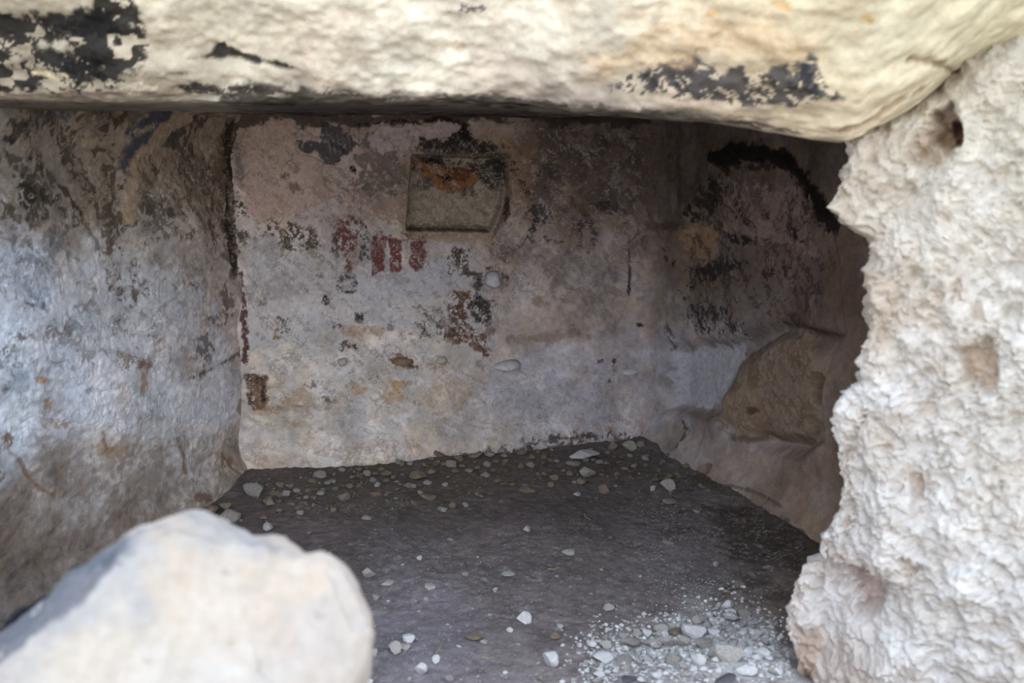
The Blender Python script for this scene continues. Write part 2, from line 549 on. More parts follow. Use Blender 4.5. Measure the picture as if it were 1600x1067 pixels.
c.paint([(432, 498), (430, 526)], (140, 104, 50), 0.8, 3, 7, 1.5, w=8, cover=0.7)
c.paint([(436, 500), (452, 504), (440, 522)], (70, 64, 48), 0.8, 4, 7, 1.5, w=10, cover=0.5, cs=5)
c.paint(('e', 528, 511, 8, 4), (92, 54, 50), 0.85, 3, 6, 1.5, cover=0.7)
c.paint(('e', 556, 518, 18, 9), (184, 150, 122), 0.7, 4, 10, 3)
c.paint(('e', 586, 515, 14, 9), (172, 144, 120), 0.6, 4, 10, 3)
c.paint([(534, 546), (540, 536), (556, 542)], (84, 62, 52), 0.9, 3, 6, 1.5, w=8, cover=0.85)
c.paint(('e', 612, 508, 5, 9), (110, 96, 88), 0.7, 3, 6, 2, cover=0.6)
# brown bare patch in the middle
c.paint([(698, 450), (734, 459), (730, 492), (760, 526), (768, 562), (756, 556), (734, 538), (692, 537), (685, 528), (706, 506), (700, 476)],
        (104, 74, 58), 0.95, 6, 12, 1.5, cover=0.8, cs=5, relief=-0.004)
c.paint([(728, 480), (754, 462), (774, 474), (770, 494), (745, 508)], (62, 59, 55), 0.95, 5, 10, 1.8, cover=0.88, relief=-0.002)
c.paint([(752, 440), (745, 458), (742, 480)], (64, 58, 54), 0.9, 4, 8, 2, w=12, cover=0.7)
c.paint([(703, 386), (738, 386), (730, 418), (742, 430), (716, 430), (700, 425)], (66, 54, 42), 0.92, 5, 9, 1.5, cover=0.6, cs=6, csy=1.6)
c.paint([(650, 478), (668, 482), (690, 486)], (74, 58, 54), 0.9, 3, 7, 1.3, w=7, cover=0.7)
c.paint([(656, 490), (720, 470), (700, 530), (640, 520)], (84, 68, 54), 0.85, 8, 12, 2, cover=0.3, cs=5)
c.paint([(652, 508), (662, 514), (658, 530)], (66, 60, 46), 0.9, 3, 7, 1.5, w=8, cover=0.75)
c.paint([(752, 508), (772, 504), (776, 524), (760, 530)], (94, 88, 88), 0.7, 4, 8, 2, cover=0.6)
c.paint([(620, 480), (700, 450), (700, 520), (630, 500)], (208, 200, 192), 0.5, 8, 12, 2, cover=0.3, cs=6)
c.paint([(690, 530), (745, 532)], (200, 176, 142), 0.7, 3, 8, 2, w=6, cover=0.6, relief=0.004)
c.paint([(609, 562), (622, 552), (636, 560), (652, 572), (640, 578), (620, 572)], (142, 112, 88), 0.9, 3, 8, 1.3, relief=-0.008)
c.paint([(609, 562), (628, 570), (654, 575)], (58, 44, 38), 0.9, 2, 6, 1.2, w=3, relief=-0.004)
c.paint([(640, 566), (690, 556), (700, 572), (650, 578)], (160, 130, 108), 0.6, 5, 10, 3, cover=0.7)
c.paint([(744, 452), (746, 434), (758, 424), (774, 421), (790, 430), (792, 446)], (70, 64, 60), 0.85, 4, 9, 2, w=8, cover=0.75)
# soft ledges and stains of the right half
c.paint([(795, 528), (850, 522), (905, 512), (920, 526), (860, 536), (800, 536)], (138, 116, 98), 0.6, 6, 16, 5, relief=-0.006)
c.paint(('e', 845, 472, 12, 7), (156, 126, 104), 0.7, 4, 9, 3)
c.paint(('e', 803, 463, 3, 12), (56, 52, 54), 0.9, 2, 4, 1.2, cover=0.5, cs=3)
c.paint([(960, 564), (958, 578)], (58, 58, 66), 0.9, 3, 6, 1.2, w=6, cover=0.8)
c.paint(('e', 940, 565, 5, 3), (72, 72, 78), 0.9, 2, 6, 1.2)
c.paint(('e', 952, 593, 3, 5), (62, 62, 68), 0.9, 2, 6, 1.2)
c.paint(('e', 999, 508, 4, 3), (40, 36, 36), 0.9, 2, 5, 1.2)
c.paint([(784, 576), (960, 560), (1010, 600), (1000, 660), (830, 660), (760, 640), (752, 606)], (178, 176, 188), 0.5, 16, 30, 8, cover=0.7, cs=20)
c.paint([(752, 606), (790, 600), (830, 612), (828, 632), (770, 634)], (188, 186, 196), 0.6, 8, 18, 4, cover=0.8)
c.paint([(800, 560), (1010, 560), (1010, 660), (800, 660)], (128, 122, 124), 0.4, 10, 20, 10, cover=0.1, cs=5, csy=0.6)
# lower left: ochre stains, splintered brown patch
c.paint([(392, 596), (514, 600), (520, 640), (470, 646), (400, 646)], (168, 136, 94), 0.5, 10, 24, 8, cover=0.5, cs=16)
c.paint([(410, 640), (470, 634), (540, 626)], (132, 96, 62), 0.6, 4, 12, 2.5, w=5, cover=0.7)
c.paint(('e', 560, 608, 16, 8), (190, 146, 104), 0.6, 4, 10, 3)
c.paint(('e', 622, 604, 11, 9), (190, 142, 80), 0.7, 4, 9, 3)
c.paint(('e', 612, 622, 16, 10), (196, 152, 104), 0.6, 4, 9, 3)
c.paint(('e', 690, 612, 42, 22), (184, 150, 108), 0.45, 10, 20, 8, cover=0.6)
c.paint([(384, 584), (420, 588), (418, 622), (408, 642), (388, 634)], (112, 82, 56), 0.9, 5, 12, 2, cover=0.85, relief=-0.005)
c.paint([(388, 586), (391, 630)], (58, 40, 34), 0.9, 2, 8, 1.5, w=6, cover=0.85)
c.paint([(402, 590), (410, 600)], (48, 42, 36), 0.9, 4, 7, 1.5, w=10, cover=0.6)
c.paint([(411, 592), (413, 625)], (46, 34, 28), 0.9, 3, 8, 1.5, w=8, cover=0.8)
for x, y, r in ((487, 599, 7), (545, 603, 5), (585, 592, 7), (510, 623, 8), (640, 600, 4), (475, 455, 5), (412, 470, 6), (500, 430, 4), (590, 560, 4)):
    c.paint(('e', x, y, r, r * 0.7), (98, 78, 68), 0.7, 4, 7, 1.5, cover=0.6, cs=5)
for x, y, r in ((405, 465, 12), (590, 598, 14), (525, 570, 20), (700, 540, 16), (455, 545, 22), (600, 645, 20)):
    c.paint(('e', x, y, r, r * 0.45), (206, 198, 188), 0.55, 5, 10, 3, relief=0.003)
# foot of the wall
c.paint([(392, 700), (560, 690), (700, 690), (700, 712), (560, 730), (400, 745)], (168, 142, 118), 0.4, 10, 24, 8, cover=0.75, cs=16)
c.paint([(500, 740), (620, 716), (800, 692), (900, 682), (1010, 678), (1010, 700), (800, 710), (520, 750)], (66, 56, 48), 0.8, 7, 14, 4, cover=0.75, cs=9)
c.paint([(800, 700), (812, 688), (850, 684), (900, 676), (960, 676), (1000, 684)], (52, 46, 42), 0.85, 5, 10, 2, w=9, cover=0.7)
c.paint([(384, 590), (760, 650), (1010, 650), (1010, 690), (500, 730), (384, 740)], (150, 118, 96), 0.4, 8, 16, 6, cover=0.12, cs=8, csy=0.5)
c.paint([(380, 380), (800, 380), (800, 640), (380, 640)], (128, 114, 108), 0.5, 8, 16, 6, cover=0.07, cs=5)
c.paint([(380, 200), (1000, 200), (1000, 640), (380, 640)], (206, 200, 198), 0.35, 8, 16, 6, cover=0.07, cs=4)
c.paint([(380, 200), (830, 200), (830, 370), (380, 370)], (104, 90, 82), 0.5, 8, 16, 6, cover=0.07, cs=5)
WALL_N = np.array([d_back[1], -d_back[0], 0])

# ------------------------------------------------------------------ right wall, on the same continuous surface
# arched recess under a soot line
arch = [(1120, 262), (1150, 250), (1200, 252), (1240, 278), (1272, 318), (1296, 366), (1306, 410), (1318, 520), (1296, 545), (1276, 600),
        (1272, 690), (1236, 712), (1190, 700), (1150, 676), (1106, 655), (1040, 640), (1040, 540), (1060, 470), (1060, 400), (1090, 330)]
c.paint(arch, None, 1, 1.5, 60, 10, relief=-0.04)
c.paint([(1040, 541), (1128, 536), (1200, 507), (1298, 528), (1276, 592), (1272, 690), (1240, 716), (1196, 706), (1110, 655), (1040, 638)],
        None, 1, 1.5, 60, 14, relief=-0.055)
c.paint([(1132, 578), (1160, 556), (1194, 530), (1234, 524), (1268, 560), (1264, 640), (1250, 690), (1170, 686), (1110, 655), (1116, 620)],
        (140, 124, 110), 0.85, 0, 18, 13, relief=0.062)
c.paint([(1132, 578), (1160, 556), (1194, 530), (1234, 524), (1268, 560), (1264, 640), (1250, 690), (1170, 686), (1110, 655), (1116, 620)], (116, 94, 74), 0.6, 8, 18, 6, cover=0.4, cs=14, relief=-0.006)
c.paint([(1116, 620), (1150, 600), (1172, 610), (1180, 650), (1168, 684), (1110, 655)], (150, 130, 112), 0.7, 3, 40, 12, relief=0.022)
c.paint([(1262, 590), (1276, 596), (1270, 640), (1258, 632)], (82, 60, 46), 0.7, 4, 10, 4, relief=-0.02)
c.paint([(1200, 506), (1240, 512), (1296, 527)], (70, 55, 45), 0.7, 3, 10, 3, w=5)
c.paint([(1140, 560), (1175, 540), (1200, 520)], (74, 58, 48), 0.6, 3, 10, 3, w=5)
c.paint(('e', 1166, 643, 7, 5), (72, 52, 42), 0.8, 2, 6, 3, relief=-0.012)
c.paint([(1140, 684), (1176, 688)], (70, 56, 48), 0.6, 3, 8, 4, w=8)
c.paint([(1200, 540), (1260, 545), (1250, 600), (1190, 590)], (112, 90, 72), 0.4, 8, 14, 5, cover=0.5, cs=9)
# white plaster in the corner of the recess
c.paint([(1042, 552), (1070, 545), (1134, 540), (1126, 590), (1108, 640), (1040, 634)], (182, 183, 194), 0.85, 7, 18, 3, relief=0.003)
c.paint([(1042, 640), (1104, 648), (1130, 676), (1160, 688), (1100, 660)], (120, 108, 102), 0.6, 3, 10, 3)  # triangle of shade at the ledge, painted on
# soot arch
c.paint([(1124, 250), (1150, 238), (1192, 238), (1222, 250)], (26, 23, 21), 0.97, 6, 14, 4, w=30)
c.paint([(1215, 250), (1240, 272), (1262, 300), (1284, 332)], (26, 23, 21), 0.97, 7, 14, 4, w=31)
c.paint([(1262, 300), (1276, 330), (1300, 350)], (30, 26, 24), 0.95, 8, 12, 3, w=36, cover=0.85)
c.paint([(1140, 262), (1200, 258), (1230, 270)], (44, 38, 35), 0.85, 6, 12, 3, w=10, cover=0.6)
c.paint([(1118, 256), (1126, 270), (1112, 284)], (38, 33, 30), 0.9, 5, 9, 2, w=14, cover=0.75)
c.paint([(1114, 296), (1100, 318), (1088, 330)], (38, 36, 33), 0.92, 7, 10, 2, w=28, cover=0.8)
c.paint([(1240, 340), (1256, 330), (1268, 345)], (40, 34, 32), 0.85, 5, 9, 2, w=16, cover=0.5)
c.paint([(1140, 330), (1160, 345), (1180, 340)], (48, 42, 38), 0.85, 5, 9, 2, w=16, cover=0.5)
c.paint([(1115, 360), (1150, 370), (1186, 374), (1150, 384), (1120, 372)], (36, 34, 34), 0.92, 5, 10, 2, cover=0.9)
c.paint([(1210, 356), (1236, 372)], (36, 32, 30), 0.9, 4, 8, 2, w=14, cover=0.7)
c.paint([(1070, 420), (1110, 405), (1160, 410), (1140, 424), (1090, 440), (1060, 470)], (42, 39, 38), 0.9, 7, 10, 2.5, cover=0.72)
c.paint([(1172, 416), (1196, 424), (1180, 440)], (74, 40, 36), 0.85, 5, 8, 2, cover=0.6)
c.paint([(1205, 418), (1222, 412), (1228, 428), (1210, 432)], (70, 40, 34), 0.85, 4, 8, 2, cover=0.65)
c.paint([(1065, 360), (1100, 352), (1112, 384), (1090, 410), (1062, 390)], (152, 126, 100), 0.75, 6, 14, 3, relief=0.006)
c.paint([(1040, 394), (1048, 412)], (58, 54, 52), 0.9, 4, 8, 2.5, w=10, cover=0.8)
c.paint([(1296, 350), (1304, 384), (1308, 420)], (44, 40, 38), 0.85, 3, 9, 3, w=9)
c.paint([(1040, 510), (1042, 545)], (70, 64, 66), 0.8, 3, 8, 2, w=6, cover=0.8)
c.paint([(1070, 470), (1130, 480), (1150, 520), (1075, 525)], (58, 54, 62), 0.9, 7, 10, 2, cover=0.42, cs=7)
c.paint([(1065, 500), (1150, 505), (1155, 535), (1070, 530)], (190, 180, 178), 0.5, 8, 12, 3, cover=0.45, cs=9)
c.paint([(1100, 270), (1260, 280), (1300, 400), (1250, 520), (1060, 500), (1080, 360)], (60, 52, 47), 0.7, 10, 16, 6, cover=0.16, cs=9)
c.paint([(1120, 280), (1250, 290), (1260, 400), (1120, 360)], (152, 130, 122), 0.6, 8, 18, 4, cover=0.5, cs=16, relief=0.003)
c.paint([(1064, 230), (1066, 340)], (70, 58, 52), 0.6, 2, 9, 3, w=5)
# cracks and a pit low on the wall
c.paint([(1064, 655), (1076, 672), (1074, 700)], (92, 76, 66), 0.8, 2, 6, 1.3, w=2.5, relief=-0.003)
c.paint(('e', 1119, 732, 9, 9), (86, 66, 54), 0.7, 2, 6, 2, relief=-0.008)
c.paint(('e', 1116, 731, 5, 6), (160, 136, 118), 0.7, 2, 6, 2, relief=0.005)
c.paint([(1130, 752), (1170, 758), (1205, 770), (1240, 790)], (92, 74, 60), 0.7, 2, 8, 2, w=3, relief=-0.004)
c.paint([(1004, 690), (1060, 706), (1110, 748), (1190, 784), (1290, 830), (1290, 850), (1180, 805), (1100, 770), (1000, 705)], (52, 44, 38), 0.85, 6, 12, 4, cover=0.85, cs=9)
c.paint([(1270, 380), (1340, 360), (1370, 800), (1290, 820), (1290, 600)], (108, 87, 72), 0.35, 8, 20, 12)
toe = 0.08 * sstep(0.27, 0.0, V) ** 2 + 0.03 * sstep(1.5, 1.62, V)
Pd = P + NN * (c.h + toe)[..., None]
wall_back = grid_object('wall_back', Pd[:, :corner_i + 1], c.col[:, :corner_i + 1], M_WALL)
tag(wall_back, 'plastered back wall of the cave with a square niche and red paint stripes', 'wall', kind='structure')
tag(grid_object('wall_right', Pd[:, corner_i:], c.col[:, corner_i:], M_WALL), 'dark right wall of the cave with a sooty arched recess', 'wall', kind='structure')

# ================================================================== LEFT WALL
d_left = (A2 - A1) / np.linalg.norm(A2 - A1)
left_path = smooth_path(dense([A0, A1, A2 + d_left * 0.1], [0.012, 0.0045]), 300)
P, NN, U, V = wall_grid(left_path, ZS)
c = Canvas(P, U, V, seed=80)
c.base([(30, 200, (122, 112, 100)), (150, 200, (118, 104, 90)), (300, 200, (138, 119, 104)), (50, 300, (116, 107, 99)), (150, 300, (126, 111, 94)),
        (300, 300, (158, 141, 128)), (50, 400, (148, 160, 178)), (150, 400, (166, 162, 160)), (300, 400, (170, 157, 147)), (50, 520, (156, 168, 186)),  # bluish tones: blue skylight put into the plaster colour
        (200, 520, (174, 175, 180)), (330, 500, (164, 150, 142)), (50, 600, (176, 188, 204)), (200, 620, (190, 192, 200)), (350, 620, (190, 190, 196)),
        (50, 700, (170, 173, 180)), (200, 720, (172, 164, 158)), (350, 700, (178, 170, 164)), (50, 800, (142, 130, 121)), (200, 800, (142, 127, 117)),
        (350, 760, (160, 144, 130)), (50, 900, (66, 57, 52)), (50, 850, (92, 80, 73)), (150, 850, (100, 87, 79))])  # soiled foot, darkened further with the shade behind the boulder
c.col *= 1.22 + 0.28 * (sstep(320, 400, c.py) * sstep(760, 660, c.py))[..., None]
c.rough(0.009, 170, 2)
c.rough(0.0008, 34, 3, sy=0.6)
c.rough(0.0004, 8, 2)
c.mottle(0.10, 50, 5)
c.mottle(0.10, 11, 4, sy=0.6)
dk = (62, 55, 46)
c.paint([(0, 160), (340, 160), (340, 330), (200, 360), (0, 340)], dk, 0.75, 14, 22, 4, cover=0.3, cs=15)
c.paint([(0, 160), (300, 160), (340, 330), (160, 350), (0, 330)], (150, 138, 122), 0.6, 12, 18, 3, cover=0.3, cs=15, relief=0.002)
c.paint([(0, 160), (380, 152), (370, 185), (0, 190)], (92, 78, 68), 0.6, 8, 20, 8, cover=0.7, cs=30, csy=0.4)
c.paint([(60, 165), (95, 168), (92, 186), (66, 184)], (92, 96, 106), 0.8, 5, 12, 3, cover=0.8)
c.paint([(219, 166), (253, 165), (234, 220), (217, 234), (203, 268), (191, 264), (199, 224), (188, 206)], (78, 80, 90), 0.95, 4, 14, 4, relief=-0.002)
c.paint([(266, 199), (290, 189), (272, 230), (250, 230)], (80, 78, 78), 0.9, 5, 12, 2.5)
c.paint([(277, 182), (240, 208), (218, 262), (204, 338)], (176, 154, 132), 0.8, 5, 14, 3, w=22, relief=0.003)
c.paint([(222, 200), (170, 222), (130, 226)], (176, 160, 140), 0.7, 5, 12, 3, w=12, cover=0.8)
c.paint(('e', 47, 300, 14, 30), (46, 42, 37), 0.9, 7, 12, 3, cover=0.85)
c.paint([(52, 250), (66, 262), (54, 280)], (48, 46, 44), 0.85, 6, 10, 3, w=16, cover=0.7)
c.paint([(100, 288), (122, 312), (138, 334)], (58, 48, 38), 0.85, 4, 10, 2.5, w=5)
c.paint([(75, 300), (90, 316), (100, 310)], (56, 50, 42), 0.85, 5, 10, 2.5, w=14, cover=0.7)
c.paint([(60, 200), (75, 240), (50, 260)], (156, 146, 132), 0.7, 6, 10, 2.5, w=9)
c.paint([(0, 190), (20, 200), (10, 215)], (44, 42, 42), 0.8, 6, 10, 3, w=16, cover=0.7)
c.paint([(30, 190), (55, 195), (48, 215), (25, 212)], (66, 70, 78), 0.8, 6, 10, 3, cover=0.8)
c.paint([(125, 165), (185, 164), (180, 178), (130, 180)], (56, 52, 48), 0.8, 6, 10, 3, cover=0.6)
c.paint([(130, 186), (180, 180), (170, 200), (140, 205)], (64, 54, 40), 0.8, 6, 10, 3, cover=0.6)
# dark band beside the corner: the corner's shade put into the colour
c.paint([(338, 200), (372, 190), (376, 420), (360, 430), (346, 380), (325, 330)], (104, 86, 70), 0.75, 8, 16, 5, cover=0.8, cs=14)
c.paint([(352, 190), (358, 300), (354, 330), (366, 420)], (52, 43, 36), 0.85, 4, 12, 4, w=16, cover=0.85, csy=3, relief=-0.012)
c.paint([(322, 330), (328, 360), (335, 390)], (96, 66, 52), 0.8, 4, 10, 2, w=8, cover=0.75)
c.paint([(320, 190), (350, 186), (330, 215), (300, 225)], (150, 138, 128), 0.6, 5, 12, 3)
c.paint([(220, 250), (340, 240), (340, 360), (230, 380)], (100, 86, 74), 0.7, 8, 16, 3, cover=0.28, cs=8)
c.paint([(366, 176), (364, 260), (370, 330), (376, 420), (380, 560), (388, 650)], (78, 62, 52), 0.75, 3, 10, 3, w=9, cover=0.85)
# streaks running down
for g, w in (([(178, 330), (182, 400), (182, 450)], 14), ([(192, 340), (196, 440), (198, 470)], 10), ([(215, 405), (216, 476)], 6), ([(172, 260), (178, 330)], 12)):
    c.paint(g, (92, 80, 68), 0.85, 6, 9, 2, w=w, cover=0.6, cs=8, csy=2.2)
c.paint([(140, 345), (165, 380), (172, 420)], (110, 96, 80), 0.7, 5, 10, 2.5, w=5)
c.paint([(0, 345), (110, 345), (130, 400), (60, 420), (0, 400)], (98, 98, 102), 0.6, 12, 18, 4, cover=0.35, cs=12)
for x, y, rx, ry, cc in ((44, 479, 22, 9, (84, 76, 72)), (282, 496, 20, 8, (92, 80, 68)), (229, 450, 14, 12, (116, 104, 98)), (185, 505, 20, 10, (96, 94, 98)),
                         (44, 527, 12, 10, (112, 104, 102)), (316, 542, 14, 22, (100, 96, 100)), (260, 500, 10, 8, (150, 132, 112)), (205, 565, 22, 18, (150, 132, 116)),
                         (90, 520, 30, 14, (136, 130, 128)), (20, 545, 26, 10, (112, 112, 116)), (352, 470, 10, 24, (120, 102, 88)), (290, 440, 8, 12, (120, 108, 98)),
                         (340, 500, 14, 12, (110, 96, 84)), (95, 370, 14, 14, (104, 106, 112)), (240, 520, 10, 14, (120, 108, 100))):
    c.paint(('e', x, y, rx, ry), cc, 0.8, 7, 10, 2.5, cover=0.6, cs=8)
c.paint([(0, 560), (50, 570), (120, 560), (190, 545)], (120, 122, 128), 0.5, 6, 12, 3, w=10, cover=0.5)
c.paint([(300, 590), (335, 574), (376, 552)], (96, 82, 74), 0.8, 3, 10, 2, w=4, relief=-0.003)
c.paint([(0, 400), (330, 380), (340, 560), (0, 600)], (116, 110, 108), 0.5, 10, 16, 5, cover=0.12, cs=7)
c.paint([(0, 420), (330, 420), (360, 680), (0, 700)], (208, 212, 222), 0.55, 12, 24, 6, cover=0.4, cs=22, csy=0.5, relief=0.003)
for x, y, rx, ry, cc in ((71, 593, 8, 5, (168, 132, 106)), (83, 632, 7, 10, (158, 130, 104)), (95, 665, 16, 7, (160, 136, 116)), (20, 688, 8, 11, (118, 92, 66)),
                         (226, 600, 7, 22, (166, 142, 110)), (302, 776, 11, 8, (116, 80, 66)), (175, 705, 24, 10, (170, 146, 122)), (230, 570, 12, 10, (140, 116, 98)),
                         (382, 635, 14, 14, (156, 138, 118)), (20, 605, 5, 8, (96, 90, 88)), (350, 722, 10, 10, (150, 116, 92)), (5, 745, 8, 10, (120, 100, 82))):
    c.paint(('e', x, y, rx, ry), cc, 0.85, 4, 9, 2.5, cover=0.9)
for g, w in (([(164, 675), (170, 703)], 3), ([(274, 684), (282, 712), (284, 738)], 5), ([(347, 708), (352, 724), (364, 740)], 5), ([(40, 720), (52, 745), (73, 765), (95, 775)], 6)):
    c.paint(g, (132, 104, 84), 0.8, 2, 8, 2, w=w, relief=-0.002)
c.paint([(0, 690), (380, 680), (380, 740), (0, 960)], (130, 114, 100), 0.45, 14, 26, 8, cover=0.45, cs=24)
c.rough(0.0004, 16, 3, sy=0.5)
cove = 0.07 * sstep(1.38, 1.66, V) ** 1.5 + 0.05 * sstep(0.2, 0, V) ** 2
Pd = P + NN * (c.h + cove)[..., None]
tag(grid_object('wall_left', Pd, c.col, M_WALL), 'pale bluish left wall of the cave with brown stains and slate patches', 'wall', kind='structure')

# ================================================================== CEILING
xs = seg(-2.9, 2.2, 0.016)
ys = seg(2.9, 5.2, 0.012)
X, Y = np.meshgrid(xs, ys)
P = np.stack([X, Y, np.full_like(X, CEIL)], -1)
c = Canvas(P, X, Y, seed=120)
lf = sstep(-0.9, -1.25, X)[..., None]
c.col[:] = lin((88, 80, 73)) * (1 - lf) + lin((150, 134, 118)) * lf
c.rough(0.004, 90, 3)
c.rough(0.0008, 14, 3, sy=0.5)
c.mottle(0.25, 40, 4)
c.mottle(0.3, 12, 4, sy=0.4)
P[..., 2] += c.h
tag(grid_object('ceiling', P, c.col, M_WALL, flip=True), 'sooty low rock ceiling of the cave', 'ceiling', kind='structure')

# ================================================================== LINTEL (rock brow over the opening)
LIP = [(-700, 150), (0, 150), (200, 156), (380, 152), (640, 156), (800, 163), (900, 172), (1000, 177), (1100, 184), (1200, 203), (1312, 217), (1370, 190), (1440, 148), (1510, 100), (1600, 70), (2400, 60)]
xs = np.concatenate([seg(-4.0, -1.75, 0.04)[:-1], seg(-1.75, 1.6, 0.0052), seg(1.6, 4.0, 0.04)[1:]])


def lip_depth(x):
    return 2.72 - 0.34 * sstep(-0.2, 1.1, x)


ld = lip_depth(xs)
lz = np.zeros(len(xs))
for i, x in enumerate(xs):
    pxx = 800 + FPX * x / ld[i]
    pyy = np.interp(pxx, [a for a, b in LIP], [b for a, b in LIP])
    r = ray(pxx, pyy)
    lz[i] = CAM[2] + r[2] * ld[i] / r[1]
# profile: (toward the back, upward) from the lip
tpar = np.concatenate([seg(-0.5, -0.05, 0.02)[:-1], seg(-0.05, 0.62, 0.0052)[:-1], seg(0.62, 2.6, 0.05)])
k = 0.05
fr = (tpar + np.sqrt(tpar ** 2 + k * k)) / 2 - k / 2      # runs up the face
bk = (-tpar + np.sqrt(tpar ** 2 + k * k)) / 2 - k / 2     # runs back under the rock
P = np.zeros((len(tpar), len(xs), 3))
P[..., 0] = xs
lean = 0.30 + 0.25 * sstep(0.3, 1.2, xs)
P[..., 1] = ld[None] + bk[:, None] - fr[:, None] * lean[None] / np.sqrt(1 + lean ** 2)[None]
over = np.maximum(tpar - 0.62, 0)[:, None]
P[..., 1] += 1.6 * over ** 2 / (over + 0.5)   # above the brow the hillside runs back
rise = (CEIL - 0.004 - lz)[None] * sstep(0, 0.35, bk)[:, None]
P[..., 2] = lz[None] + fr[:, None] / np.sqrt(1 + lean ** 2)[None] - 0.55 * over ** 2 / (over + 0.5) + rise
U = np.broadcast_to(xs, P.shape[:2])
V = np.broadcast_to(tpar[:, None], P.shape[:2])
c = Canvas(P, U, V, scale=560, seed=160)
c.base([(60, 40, (176, 166, 146)), (100, 120, (170, 158, 138)), (280, 40, (216, 206, 184)), (450, 60, (232, 224, 204)), (650, 60, (236, 229, 212)), (850, 50, (238, 231, 214)),
        (500, 125, (222, 206, 184)), (800, 140, (218, 204, 188)), (1000, 60, (222, 208, 182)), (1150, 50, (214, 196, 164)), (1250, 60, (212, 198, 168)),
        (1100, 170, (206, 188, 168)), (1250, 180, (206, 190, 168)), (1400, 60, (222, 214, 188)), (1550, 60, (214, 206, 178)), (1400, 150, (212, 200, 174)),
        (150, 170, (140, 126, 112)), (500, 165, (110, 100, 92)), (900, 168, (150, 138, 130))], blend=40)
c.rough(0.012, 170, 2)
c.rough(0.0042, 60, 3, sy=0.6)
c.rough(0.0011, 14, 3)
c.col *= 0.87
c.mottle(0.06, 90, 4)
c.mottle(0.05, 22, 4)
bl = (34, 33, 34)
c.paint([(-60, 30), (0, 14), (70, 30), (190, -20), (216, 20), (214, 100), (196, 135), (120, 140), (60, 150), (-60, 150)], bl, 0.95, 14, 34, 5, cover=0.8, cs=30, csy=0.6)
c.paint([(55, 40), (180, 12), (180, 50), (100, 60)], bl, 0.92, 10, 24, 4, cover=0.9)
c.paint([(90, 95), (150, 80), (170, 128), (110, 140)], bl, 0.92, 10, 24, 4, cover=0.9)
c.paint([(45, 118), (90, 132), (80, 118), (100, 124)], (206, 194, 158), 0.95, 5, 14, 3)
c.paint([(55, 66), (100, 70), (90, 84), (50, 82)], (186, 178, 160), 0.9, 6, 18, 4)
c.paint([(0, 146), (140, 140), (260, 140), (340, 150), (0, 166)], (150, 134, 118), 0.7, 5, 20, 4, cover=0.8, cs=24, csy=0.4)
c.paint([(165, 132), (215, 130), (250, 142), (190, 146)], (206, 196, 176), 0.8, 5, 16, 3, cover=0.8)
c.paint([(316, 96), (332, 76), (344, 72), (362, 84), (400, 94), (445, 106), (460, 112), (400, 104), (350, 97)], (44, 42, 42), 0.95, 3, 14, 3, relief=-0.012)
c.paint([(290, 94), (322, 94)], (84, 76, 70), 0.6, 3, 14, 3, w=5)
c.paint([(200, 116), (260, 116), (290, 118)], (90, 80, 72), 0.6, 3, 14, 3, w=5, cover=0.7)
c.paint([(270, 138), (300, 132), (420, 140), (420, 149), (280, 149)], (48, 46, 46), 0.92, 4, 16, 3, cover=0.9)
c.paint([(270, 140), (420, 138), (560, 146), (700, 153), (860, 164), (940, 172), (940, 200), (380, 200), (360, 160)], (62, 57, 54), 0.9, 9, 20, 5, cover=0.82, cs=22, csy=0.35)
c.paint([(860, 166), (1000, 172), (1090, 184), (1090, 194), (860, 186)], (96, 88, 84), 0.7, 6, 18, 4, cover=0.7, cs=22, csy=0.35)
c.paint([(560, 144), (680, 142), (790, 156), (640, 158)], (138, 126, 116), 0.7, 5, 20, 4, cover=0.6, cs=26, csy=0.35)
c.paint([(690, 18), (720, 10), (760, 12), (756, 20), (715, 24)], (98, 96, 98), 0.8, 5, 14, 3, cover=0.7)
c.paint([(710, 68), (728, 66), (726, 80), (714, 80)], (176, 146, 116), 0.7, 4, 12, 4)
c.paint([(940, 138), (985, 118), (1040, 100), (1085, 78), (1100, 96), (1130, 112), (1160, 100), (1190, 108), (1230, 86), (1268, 84), (1280, 115), (1312, 148), (1250, 164), (1170, 162),
         (1000, 146)], (62, 62, 66), 0.9, 8, 24, 4, cover=0.72, cs=12)
c.paint([(1145, 112), (1200, 108), (1210, 130), (1160, 130)], (40, 40, 42), 0.85, 8, 14, 4, cover=0.7, cs=12)
c.paint([(1235, 90), (1268, 88), (1272, 150), (1230, 160)], (52, 54, 60), 0.85, 8, 14, 4, cover=0.7, cs=12)
c.paint([(950, 136), (1010, 118), (1080, 110), (1070, 140), (980, 146)], (52, 52, 54), 0.85, 8, 14, 4, cover=0.6, cs=12)
c.paint([(900, 110), (990, 60), (1040, 20), (1200, 40), (1260, 80), (1100, 82), (1000, 110), (930, 135)], (200, 172, 138), 0.5, 12, 40, 8, cover=0.7, cs=40)
for x, y in ((1220, 8), (1360, 35), (1110, 18), (1340, 50)):
    c.paint(('e', x, y, 10, 7), (186, 150, 96), 0.7, 5, 14, 4)
c.paint([(1000, 10), (1040, 0), (1020, 30)], (150, 140, 128), 0.5, 5, 16, 5, w=6)
c.paint([(980, 172), (1060, 168), (1150, 178), (1230, 196), (1100, 192)], (150, 138, 128), 0.6, 5, 20, 4, cover=0.6, cs=30, csy=0.3)
c.paint([(1000, 178), (1090, 182), (1170, 200), (1250, 212)], (58, 54, 52), 0.85, 3, 14, 3, w=7, cover=0.85)
c.paint([(1312, 206), (1350, 190), (1400, 160), (1440, 140)], (140, 112, 84), 0.6, 4, 14, 4, w=6, relief=-0.01)
